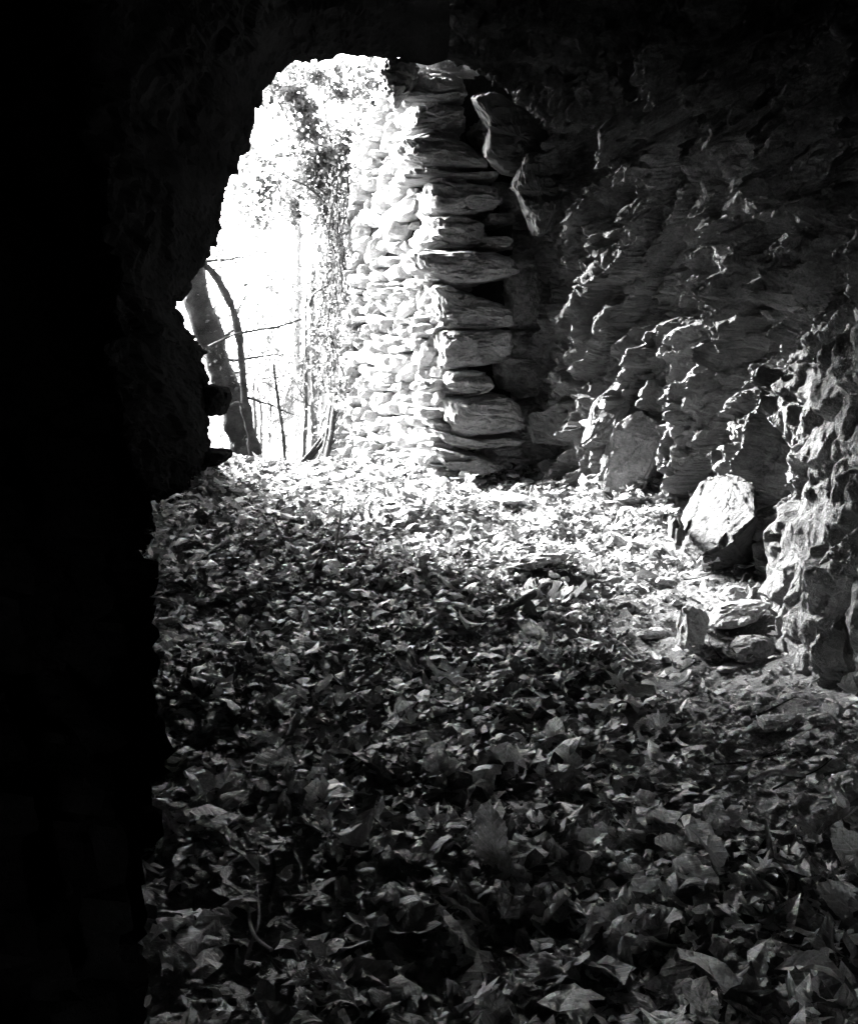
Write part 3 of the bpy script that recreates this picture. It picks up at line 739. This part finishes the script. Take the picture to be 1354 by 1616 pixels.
def special(px, py, wpx, kind, seed, rot, label, curl=.8, tone_=.9, asp=1.0, lift=.05):
    p = on_ground(px, py); s = wpx / F * p.y
    V0, T0, uv0 = leaf_geo(kind, seed, 48, (.15, .3, .45, .6, .75, .88, .96, 1.0), curl)
    V0 = V0 * np.array([asp, 1, 1])
    me = mesh_np('dry_leaf', V0, T0, M_leafpick[min(4, int(tone_ * 5))], uv=uv0, tone=np.zeros(len(V0)), smooth_=True)
    me.location = (p.x, p.y, p.z + lift); me.scale = (s,) * 3; me.rotation_euler = rot; tag(me, label, 'leaf')
def fixed_leaf_mat(name, v):
    m = M_leaf.copy(); m.name = name
    t = m.node_tree
    for n_ in t.nodes:
        if n_.type == 'VALTORGB' and n_.inputs[0].is_linked and n_.inputs[0].links[0].from_node.type == 'MATH' and n_.inputs[0].links[0].from_node.operation == 'FRACT':
            for e in n_.color_ramp.elements: e.color = (v, v, v, 1)
    return m
M_leafpick = [fixed_leaf_mat('leaf_%s' % k, v) for k, v in (('umber', .1), ('brown', .2), ('tan', .32), ('pale', .48), ('bleached', .7))]
# rot.x positive tips the leaf's +y end up: pi/2 faces the camera
special(775, 1405, 135, 'oval', 11, (.55, .3, .3), 'long ribbed leaf standing on end, tallest leaf of the foreground', .9, .55, .75, .10)
special(955, 1520, 120, 'maple', 12, (.6, -.2, 1.2), 'crumpled lobed leaf folded like fingers, bottom right of centre', 1.6, .7, 1, .06)
special(1072, 1478, 90, 'oval', 13, (.7, .2, 1.2), 'pale toothed oval leaf facing up, left of the rounded white leaf', .3, .75, 1.2, .05)
special(1062, 1392, 80, 'oval', 14, (.9, -.3, .8), 'half folded leaf, light on its left side and dark on its right', .9, .7, 1.1, .05)
special(1190, 1440, 62, 'oval', 15, (.8, .2, 1.4), 'small rounded white leaf at the left end of a group of pale leaves', .5, .9, 1.3, .05)
special(1335, 1492, 110, 'oval', 16, (.6, -.2, .9), 'broad pale leaf cut off by the right edge of the picture', .3, .75, 1.2, .06)
special(895, 1242, 66, 'oval', 17, (.9, .1, .3), 'round pale leaf with crossing veins below the white leaf', .4, .8, 1.4, .05)
special(875, 1195, 66, 'oval', 18, (1.0, .2, .2), 'brightest white leaf, standing above the round veined one', .6, 1.0, .9, .05)
special(595, 1512, 110, 'oval', 19, (.5, .2, 1.7), 'broad dark grey oval leaf low on the left of the foreground', .3, .45, 1.2, .05)
special(715, 1528, 80, 'oak', 20, (.7, .4, .5), 'curled pale leaf shaped like a scoop near the bottom edge', 1.4, .65, 1.1, .06)
special(705, 1100, 100, 'maple', 21, (.5, .1, .2), 'bright star-shaped leaf lying flat in the middle of the floor', .7, .95, 1, .06)
special(975, 1100, 62, 'maple', 22, (.7, -.2, .8), 'bright star-shaped leaf on the edge of the gritty soil', .7, .95, 1, .04)
special(1040, 1172, 60, 'maple', 23, (.9, .1, .1), 'small bright five-pointed leaf beside the broad mossy stone', .7, .95, .8, .05)
special(850, 1040, 100, 'oak', 24, (.7, -.4, 1.9), 'ragged bright leaf rolled along its length below the dark bark strip', 1.7, .95, .7, .06)
special(1240, 1418, 100, 'oak', 25, (.6, .3, 1.6), 'long pale curled leaf with its rim turned up at lower right', 1.4, .7, .8, .06)
special(1205, 1425, 60, 'maple', 26, (1.1, .3, .4), 'small pale leaf hanging over the end of the long curled leaf', .8, .7, .8, .07)
special(1345, 1400, 90, 'oval', 27, (.8, -.5, .4), 'large grey leaf propped up near the right edge', .4, .5, 1.0, .07)
special(1310, 1445, 90, 'oval', 28, (.5, .2, 1.7), 'dull dark leaf lying flat between two pale ones at the right edge', .4, .3, 1.1, .06)
special(525, 1338, 70, 'oval', 29, (.7, .1, 1.4), 'small pale cupped leaf alone in the dark lower left', 1.0, .6, 1.2, .05)
special(600, 1320, 50, 'maple', 30, (.8, .1, 1.0), 'tiny bright curled leaf right of the small cupped one', 1.0, .8, 1.2, .05)
special(735, 985, 70, 'oval', 33, (.4, .2, 1.5), 'pale leaf with upturned rim left of the dark bark strip', 1.2, .8, .8, .05)
special(720, 948, 60, 'oval', 34, (.5, .2, 2.0), 'narrow white leaf lying slantwise in the middle distance', .6, .95, .5, .04)
special(512, 1105, 42, 'maple', 35, (.9, .1, 1.0), 'tiny bright leaf at the upper end of a dark curved twig', .7, .85, 1.2, .05)
special(1305, 1010 + 130, 30, 'oval', 36, (.6, .1, .4), 'small pale leaf beneath the near right wall', .7, .8, 1.2, .03)

# ------------------------------------------------------------------ tubes: trunks, twigs, roots
def tube(P, Rd, seg=8, rough=0.0, seed=0):
    P = [Vector(p) for p in P]; Vv = []
    prev = None
    for i, p in enumerate(P):
        t = (P[min(i + 1, len(P) - 1)] - P[max(i - 1, 0)]).normalized()
        a = Vector((0, 0, 1)) if abs(t.z) < .9 else Vector((1, 0, 0))
        if prev is not None: a = prev
        u = (a - t * a.dot(t)).normalized(); v = t.cross(u); prev = u
        for k in range(seg):
            an = 2 * math.pi * k / seg; Vv.append(p + (u * math.cos(an) + v * math.sin(an)) * Rd[i])
    a = np.arange(len(P) * seg).reshape(-1, seg); b = np.roll(a, -1, 1)
    Q = np.stack([a[:-1].ravel(), b[:-1].ravel(), b[1:].ravel(), a[1:].ravel()], 1)
    Vn = np.array([v[:] for v in Vv])
    if rough:
        c = np.repeat(np.array([p[:] for p in P]), seg, 0); rr = np.repeat(np.array(Rd), seg)[:, None]
        Vn = c + (Vn - c) * (1 + rough * fbm(Vn * (0.6 / max(Rd[0], .01)) + seed, 3, seed)[:, None])
    return Vn, Q
def subdiv(P, R_, n):
    P = np.array([list(p) for p in P], float); d = np.r_[0, np.cumsum(np.linalg.norm(np.diff(P, axis=0), axis=1))]
    t = np.linspace(0, d[-1], n)
    # smooth interpolation
    out = np.stack([np.interp(t, d, P[:, k]) for k in range(3)], 1)
    for _ in range(3): out[1:-1] = .5 * out[1:-1] + .25 * out[:-2] + .25 * out[2:]
    return out, np.interp(t, d, R_)
class Acc:
    def __init__(s): s.v = []; s.t = []; s.n = 0; s.uv = []; s.tone = []
    def add(s, V, T, uv=None, tone=0):
        s.v.append(V); s.t.append(T + s.n); s.n += len(V)
        if uv is not None: s.uv.append(uv)
        s.tone.append(np.full(len(V), tone))
    def build(s, name, m, parent=None, uv=False, smooth_=False):
        return mesh_np(name, np.concatenate(s.v), np.concatenate(s.t), m, parent, uv=np.concatenate(s.uv) if uv else None, tone=np.concatenate(s.tone) if uv else None, smooth_=smooth_)
tiny = [leaf_geo(['oval', 'maple', 'oval'][k % 3], 700 + k, 7, (1.0,), .8) for k in range(6)]
def add_leaves(acc, centres, sizes, rg):
    for c, s in zip(centres, sizes):
        V0, T0, uv0 = tiny[rg.randrange(6)]
        Rm = np.array(Euler((rg.uniform(0, 6.28), rg.uniform(-1, 1), rg.uniform(0, 6.28))).to_matrix())
        acc.add(V0 @ Rm.T * s + c, T0, uv0, rg.random())
def tree(name, label, pts, Y, radpx, leaves=None, branches=0, seed=0, group=None, fm=None, cat='tree', bl=.6, lsize=.04, nleaf=0, dz=-.25, yspread=.0, depth_end=None):
    rg = random.Random(seed)
    YY = np.linspace(Y, depth_end or Y, len(pts))
    P = [U(a, b, y_) for (a, b), y_ in zip(pts, YY)]
    root = P[0].copy(); g0 = float(gz(np.array([root.x]), np.array([root.y]))[0])
    if root.z > g0: P = [Vector((root.x + (P[0].x - P[1].x) * .3, root.y, g0 - .05))] + P; radpx = [radpx[0] * 1.15] + list(radpx)
    Rd = [q_ / F * Y / 2 for q_ in radpx]
    e = empty(name, (P[0].x, P[0].y, g0)); tag(e, label, cat, group)
    Pc, Rc = subdiv(P, np.interp(np.linspace(0, 1, len(P)), np.linspace(0, 1, len(Rd)), Rd), 40)
    Pc = Pc + .012 * np.stack([fbm(Pc * 3 + seed, 2, seed + k) for k in range(3)], 1) * min(1, Rc[0] * 30)
    acc = Acc(); Pc, Rc = subdiv(Pc, Rc * (1 + .10 * fbm(Pc * 6 + seed, 2, seed)), 120) if Rc[0] > .03 else (Pc, Rc); V_, T_ = tube(Pc, Rc, 20, .30, seed); Pc, Rc = Pc[::max(1, len(Pc) // 40)][:40], Rc[::max(1, len(Rc) // 40)][:40]; acc.add(V_, T_)
    tr = acc.build('trunk', M_bark if Y < 12.5 else M_hazebark, None, smooth_=True); tr.parent = e; tr.matrix_parent_inverse = Matrix.Translation(-e.location)
    tips = []
    if branches:
        ba = Acc()
        for k in range(branches):
            i = rg.randrange(12, 39); st = Vector(Pc[i]); r0 = min(.02, Rc[i] * .4)
            dirv = Vector((rg.uniform(-1, 1), rg.uniform(-.5, .5), rg.uniform(-.1, .9))).normalized(); L_ = bl * rg.uniform(.4, 1.3)
            pp = [st]; dd = dirv.copy()
            for j in range(7):
                dd = (dd + Vector((rg.gauss(0, .22), rg.gauss(0, .22), rg.gauss(0, .18)))).normalized(); pp.append(pp[-1] + dd * L_ / 7)
            rr = [max(.0012, r0 * (1 - j / 7.5)) for j in range(8)]
            V_, T_ = tube(pp, rr, 5); ba.add(V_, T_); tips += pp[2:]
            for j in range(3):
                b0 = pp[rg.randrange(2, 7)]; d2 = Vector((rg.gauss(0, 1), rg.gauss(0, .6), rg.gauss(0, .7))).normalized()
                p2 = [b0, b0 + d2 * L_ * .15, b0 + d2 * L_ * .3 + Vector((0, 0, rg.uniform(-.05, .05)))]
                V_, T_ = tube(p2, [r0 * .35 + .001, r0 * .2 + .001, .001], 4); ba.add(V_, T_); tips += p2[1:]
        b_ = ba.build('bough', M_bark if Y < 12.5 else M_hazebark); b_.parent = e; b_.matrix_parent_inverse = Matrix.Translation(-e.location)
    if name == 'leaning_tree':
        ma = Acc(); cs = []
        for _ in range(900):
            i = rg.randrange(0, 40)
            if fbm(np.array([[i * .35, seed, 0]]), 2, 4)[0] < -.05: continue
            dv = Vector((rg.gauss(0, 1), rg.gauss(0, 1), rg.gauss(0, 1))).normalized() * Rc[i] * rg.uniform(.9, 1.35); cs.append(Pc[i] + np.array(dv))
        add_leaves(ma, cs, [rg.uniform(.02, .06) for _ in cs], rg)
        m_ = ma.build('ivy', M_leafy_moss, uv=True); m_.parent = e; m_.matrix_parent_inverse = Matrix.Translation(-e.location)
    if nleaf and tips:
        fa = Acc(); cs = []
        for _ in range(nleaf):
            t_ = tips[rg.randrange(len(tips))]; cs.append(np.array(t_) + np.array([rg.gauss(0, .09 * bl / .6), rg.gauss(0, .1), rg.gauss(0, .09 * bl / .6)]))
        add_leaves(fa, cs, [lsize * rg.uniform(.5, 1.3) for _ in cs], rg)
        f_ = fa.build('crown', fm or M_palefol, uv=True); f_.parent = e; f_.matrix_parent_inverse = Matrix.Translation(-e.location)
    return e

tree('leaning_tree', 'thick mossy trunk leaning left just outside the cave', [(398, 765), (388, 715), (376, 660), (360, 610), (342, 560), (326, 510), (312, 465), (302, 425), (290, 360), (270, 280)], 8.8, [50, 44, 42, 40, 40, 42, 42, 40, 38, 34], branches=4, seed=1, bl=.6, nleaf=150, lsize=.05, fm=M_foliage)
tree('slender_tree', 'slender trunk bending over to the left in front of the thick leaning one', [(412, 765), (402, 705), (388, 645), (381, 580), (378, 525), (370, 488), (352, 448), (325, 422), (290, 390)], 8.5, [24, 17, 14, 12, 11, 12, 11, 10, 9], branches=4, seed=2, bl=.5, nleaf=30, lsize=.04)
saps = [
    ([(450, 750), (449, 700), (444, 660), (437, 620), (433, 575)], 9.5, [6, 6, 5, 5, 4], 'thin dark sapling snapped off at mid height, between the leaning trees and the wall', 2),
    ([(478, 745), (481, 690), (484, 640), (482, 590), (483, 540), (484, 460)], 10.0, [6, 6, 6, 5, 4, 3], 'thin straight sapling nearest the hanging roots of the wall', 6),
    ([(497, 700), (496, 640), (494, 560), (494, 470), (496, 420)], 11.0, [12, 11, 10, 9, 8], 'pale grey sapling partly hidden behind the wall end roots', 8),
    ([(405, 745), (403, 660), (400, 620), (402, 590)], 11.5, [5, 5, 4, 3], 'hair-thin sapling close behind the slender bending trunk', 5),
    ([(412, 740), (413, 650), (407, 610)], 12.0, [4, 4, 3], 'hair-thin sapling behind the slender trunk, shortest of them', 5),
    ([(470, 560), (471, 420), (469, 330), (468, 240), (480, 180)], 13.0, [12, 11, 11, 10, 8], 'pale upright trunk standing far out in the glare', 14),
    ([(428, 740), (424, 600), (430, 480), (424, 380), (430, 300)], 16.0, [9, 8, 7, 7, 5], 'faint distant trunk nearly lost in the glare, middle of the opening', 16),
    ([(350, 740), (352, 600), (345, 480), (352, 380), (360, 300)], 18.0, [10, 9, 8, 7, 5], 'faint distant trunk seen left of the bending one', 16),
    ([(515, 720), (512, 560), (520, 440), (515, 330), (500, 220)], 15.0, [14, 12, 10, 9, 6], 'distant trunk rising behind the shrub on the wall', 18),
]
for i, (pts, Y, rad, lab, nb_) in enumerate(saps):
    tree('sapling' if Y < 12.5 else 'distant_tree', lab, pts, Y, rad, branches=nb_ , seed=20 + i, bl=.35 if Y < 12.5 else 1.6, nleaf=60 if Y < 12.5 else 500, lsize=.05 if Y < 12.5 else .07, group='slim trees outside the cave')
# long bare branch
def stick(name, label, pts, Ys, rpx, m=None, cat='stick', seed=0, group=None, n=24, rough=.15):
    if not isinstance(Ys, (list, tuple)): Ys = [Ys] * len(pts)
    P = [U(a, b, y) for (a, b), y in zip(pts, Ys)]
    if not isinstance(rpx, (list, tuple)): rpx = np.linspace(rpx, rpx * .6, len(pts))
    Rd = [q_ / F * y / 2 for q_, y in zip(rpx, Ys)]
    Pc, Rc = subdiv(P, Rd, n); V_, T_ = tube(Pc, Rc, 8, rough, seed)
    # caps
    o = mesh_np(name, V_, T_, m or M_twig, smooth_=True); recentre(o); tag(o, label, cat, group); return o
stick('branch', 'long bare branch reaching right across the trunks towards the wall', [(330, 548), (345, 540), (370, 527), (400, 522), (440, 516), (472, 505), (478, 502)], 8.4, [6, 5, 4, 4, 4, 3, 2], M_bark)
stick('branch', 'thin bare branch high in the opening above the saplings', [(488, 485), (492, 470), (500, 460), (515, 452), (528, 445)], 9.0, [4, 4, 3, 3, 2], M_bark)

# shrub and ivy on the wall ------------------------------------------------
def foliage_thing(name, label, blobs, n, lsize, seed, m=M_foliage, stems=(), cat='shrub'):
    rg = random.Random(seed); fa = Acc(); cs = []
    base = U(*blobs[-1][:3])
    e = empty(name, base); tag(e, label, cat)
    wt = [b[3] * b[4] for b in blobs]
    for _ in range(n):
        b = rg.choices(blobs, wt)[0]; c = U(b[0], b[1], b[2]); k = b[2] / F
        # clumped
        rr = rg.random() ** .6; an = rg.uniform(0, 6.28); el = rg.uniform(-1, 1)
        cs.append(np.array(c) + np.array([rr * math.cos(an) * b[3] * k, rr * el * b[3] * k, rr * math.sin(an) * b[4] * k]))
    cs = np.array(cs); keep = fbm(cs * 7 + seed, 2, seed) > -.25
    cs = cs[keep]
    add_leaves(fa, cs, [lsize * rg.uniform(.5, 1.4) for _ in cs], rg)
    f_ = fa.build('crown', m, uv=True); f_.parent = e; f_.matrix_parent_inverse = Matrix.Translation(-e.location)
    if stems:
        sa = Acc()
        for pts, Y, rp in stems:
            P = [U(a, b, Y) for a, b in pts]; Pc, Rc = subdiv(P, [rp / F * Y / 2 * (1 - .6 * i / (len(P) - 1)) for i in range(len(P))], 16)
            V_, T_ = tube(Pc, Rc, 6, .1, 3); sa.add(V_, T_)
        s_ = sa.build('stems', M_bark, smooth_=True); s_.parent = e; s_.matrix_parent_inverse = Matrix.Translation(-e.location)
    return e
foliage_thing('shrub', 'dense dark shrub hanging over the far top of the stone wall',
    [(465, 150, 8.9, 18, 16), (478, 175, 9, 26, 22), (487, 210, 9, 30, 24), (495, 250, 9.2, 34, 28), (520, 265, 9.2, 30, 28), (530, 310, 9.2, 32, 22), (545, 325, 9.3, 30, 18), (500, 120, 9.2, 24, 14), (520, 340, 9.3, 26, 16), (500, 300, 9.3, 50, 40), (550, 240, 9.3, 40, 60), (480, 330, 9.2, 40, 24), (450, 130, 9, 34, 26)], 7500, .05, 3,
    stems=[([(540, 350), (520, 300), (500, 240), (485, 180), (470, 130)], 9.1, 9), ([(545, 350), (540, 290), (520, 220), (510, 150)], 9.2, 7), ([(535, 345), (505, 310), (480, 290), (450, 280)], 9.0, 5), ([(520, 290), (560, 250), (590, 210)], 9.1, 4)])
foliage_thing('distant_foliage_tree', 'pale sunlit twiggy foliage high in the left corner of the opening',
    [(440, 130, 12, 26, 20), (430, 160, 12, 26, 26), (420, 245, 12, 30, 14), (470, 110, 12, 30, 12), (520, 130, 12, 26, 16), (450, 240, 12, 40, 20), (560, 110, 12, 40, 14), (540, 150, 12, 40, 20), (470, 300, 12, 40, 30), (410, 300, 12, 40, 60), (590, 160, 11, 30, 60)], 4500, .06, 5, M_palefol,
    stems=[([(520, 330), (480, 240), (440, 160), (410, 110)], 12, 6), ([(480, 240), (430, 250), (390, 260)], 12, 4)], cat='tree')
foliage_thing('undergrowth', 'faint bright undergrowth behind the saplings in the glare',
    [(400, 640, 13, 70, 90), (440, 700, 13, 80, 60), (420, 520, 13, 70, 50), (470, 600, 13, 40, 110), (480, 440, 13, 50, 26), (400, 480, 13, 60, 60), (430, 590, 13, 80, 100), (455, 350, 13, 30, 60)], 3500, .045, 7, M_palefol, cat='bush')
# ivy roots down the far end of the wall
iv = empty('hanging_roots', U(540, 740, 9.2)); tag(iv, 'tangle of roots and creeper hanging down the far end of the stone wall', 'creeper')
ra = Acc(); rg = random.Random(9); lf = []
for k in range(95):
    s_ = rg.uniform(2.1, 3.25); z0 = float(wtop(s_)) - rg.uniform(-.05, 1.9) * rg.random(); zl = rg.uniform(.3, 1.3)
    pp = []; o1 = rg.uniform(.02, .12); x_ = s_
    for j in range(12):
        x_ += rg.gauss(.0, .05); pr = o1 + .05 * math.sin(j * .5 + k)
        p2 = WA + wd * x_ + wn * pr; zz = z0 - zl * j / 11
        if zz < 0: break
        pp.append(Vector((p2.x, p2.y, zz)))
        if rg.random() < .5: lf.append(np.array(pp[-1]) + np.array([rg.gauss(0, .05), rg.gauss(0, .05), rg.gauss(0, .05)]))
    if len(pp) < 3: continue
    r0 = .002 + .010 * rg.random() ** 3; V_, T_ = tube(pp, np.linspace(r0, r0 * .5, len(pp)), 5); ra.add(V_, T_)
o = ra.build('roots', M_bark, smooth_=True); o.parent = iv; o.matrix_parent_inverse = Matrix.Translation(-iv.location)
fa = Acc(); lf = [c_ + np.array([rg.gauss(0, .05), rg.gauss(0, .05), rg.gauss(0, .06)]) for c_ in lf * 5]; add_leaves(fa, lf, [rg.uniform(.015, .05) for _ in lf], rg)
o = fa.build('foliage', M_foliage, uv=True); o.parent = iv; o.matrix_parent_inverse = Matrix.Translation(-iv.location)
# leaning root bundle at its foot
for i, (x0, y0, x1, y1, r0) in enumerate([(455, 752, 530, 660, 7), (462, 752, 528, 672, 9), (470, 752, 532, 690, 8), (480, 752, 530, 705, 10), (492, 750, 534, 640, 8), (448, 748, 512, 690, 4), (500, 748, 522, 640, 7), (510, 748, 530, 620, 12)]):
    stick('leaning_root', 'woody root leaning against the foot of the stone wall', [(x0, y0), ((x0 + x1) / 2 + 3, (y0 + y1) / 2 + 2), (x1, y1)], [8.6, 8.9, 9.2], r0, M_bark, 'root', i, 'roots leaning at the foot of the wall')

# ------------------------------------------------------------------ twigs and stalks on the floor
def gstick(label, pts, rpx, lift=.05, m=None, seed=0, name='twig', lifts=None):
    P = []; Rd = []
    for i, (a, b) in enumerate(pts):
        p = on_ground(a, b); P.append(Vector((p.x, p.y, p.z + (lifts[i] if lifts else lift)))); Rd.append(rpx / F * p.y / 2)
    Pc, Rc = subdiv(P, np.array(Rd) * np.linspace(1, .6, len(Rd)), 20); V_, T_ = tube(Pc, Rc, 7, .2, seed)
    o = mesh_np(name, V_, T_, m or M_twig, smooth_=True); recentre(o); tag(o, label, 'twig'); return o
def standing(label, a, b, rpx, lean=0.0, name='stalk', m=None):
    """a = foot pixel, b = top pixel; foot on the ground"""
    p = on_ground(*a); q_ = U(b[0], b[1], p.y + lean); mid = (p + q_) / 2 + Vector((.01, 0, 0))
    Pc, Rc = subdiv([p, mid, q_], [rpx / F * p.y / 2] * 2 + [rpx / F * p.y / 3.4], 12); V_, T_ = tube(Pc, Rc, 6, .1)
    o = mesh_np(name, V_, T_, m or M_twig, smooth_=True); recentre(o); tag(o, label, 'stalk'); return o
standing('thin dry stalk standing tilted among the leaves left of the wall', (520, 900), (540, 795), 4)
standing('second dry stalk crossing the foot of the tilted one', (524, 905), (512, 855), 3)
standing('short bent stalk between the black ledge stone and the tilted stalk', (372, 895), (395, 848), 3, .2)
standing('pale tapering stick standing upright at lower right like a nail', (1208, 1392), (1207, 1292), 11)
standing('short upright twig beside the half folded leaf', (1138, 1455), (1140, 1395), 6)
standing('narrow upright blade of bark left of centre', (430, 1005), (438, 965), 10)
standing('pale split splinter standing in the leaves left of centre', (437, 1095), (450, 1072), 12)
standing('dull upright splinter close to the left wall', (285, 1095), (300, 1045), 9, m=M_bark)
gstick('slim stick lying across the leaves near the black ledge stone', [(330, 890), (375, 862), (400, 845)], 4, .05)
gstick('pale fork of wood on top of the upright stick at lower right', [(1180, 1302), (1215, 1288), (1268, 1264)], 12, lifts=[.10, .10, .06])
gstick('curved dark twig winding through leaves in the middle left', [(480, 1085), (500, 1105), (540, 1110), (580, 1125), (610, 1130), (625, 1112)], 6, .06, M_bark)
gstick('short pale twig lying level left of the half folded leaf', [(1005, 1310), (1050, 1322)], 7, .06)
gstick('long thin curved twig below the half folded leaf', [(970, 1390), (1010, 1420), (1050, 1434), (1095, 1434)], 6, .05, M_bark)
gstick('thick pale piece of bark lying left of the upright nail-like stick', [(1030, 1288), (1085, 1302)], 18, .05)
gstick('dark curved bark strip in the middle of the floor', [(785, 995), (810, 985), (835, 972), (860, 952), (885, 948)], 16, .07, M_bark)
gstick('slanting thin splinter on the gritty soil', [(1170, 1178), (1205, 1163)], 4, .03)
gstick('pale twig pointing to the bottom edge', [(1262, 1640), (1265, 1590)], 16, .05)
gstick('white twig lying slantwise on the lit leaves right of centre', [(950, 1030), (980, 1040), (1000, 1058)], 8, .05)
rg = random.Random(91); k = 0
while k < 90:
    px, py = rg.uniform(260, 1350), 790 + 800 * rg.random() ** .8; p = on_ground(px, py)
    if p.x < -.25 * p.y: continue
    L_ = rg.uniform(.05, .22); a_ = rg.uniform(0, 3.14); n_ = 5; P = []
    for i_ in range(n_):
        t_ = (i_ / (n_ - 1) - .5) * L_; x_, y_ = p.x + t_ * math.cos(a_) + rg.gauss(0, .006), p.y + t_ * math.sin(a_) + rg.gauss(0, .006)
        P.append((x_, y_, float(gz(np.array([x_]), np.array([y_]))[0]) + .035 + t_ * rg.uniform(-.1, .25)))
    r_ = rg.uniform(.0012, .004); Pc, Rc = subdiv(P, np.linspace(r_, r_ * .5, n_), 12); V_, T_ = tube(Pc, Rc, 6, .2, k)
    o = mesh_np('twig', V_, T_, M_twig if rg.random() < .6 else M_bark, smooth_=True); recentre(o); tag(o, 'thin broken twig lying loose in the leaf litter', 'twig', 'broken twigs strewn through the litter'); k += 1
for i_, (a_, b_, c_, d_, r_) in enumerate([(312, 770, 372, 826, 9), (318, 800, 396, 838, 8), (330, 775, 400, 812, 6), (305, 786, 350, 800, 7), (350, 768, 398, 800, 5), (340, 812, 430, 842, 5)]):
    stick('fallen_branch', 'dark stick slanting down the litter bank at the left threshold', [(a_, b_), ((a_ + c_) / 2, (b_ + d_) / 2 - 3), (c_, d_)], [6.1, 5.9, 5.6], r_, M_bark, 'stick', i_, 'dark sticks on the left litter bank')
gstick('slender stick lying at left in the dim leaves', [(470, 1225), (510, 1208)], 6, .06)
gstick('slanting stick among dark leaves near the bottom left', [(560, 1370), (585, 1360)], 4, .06)
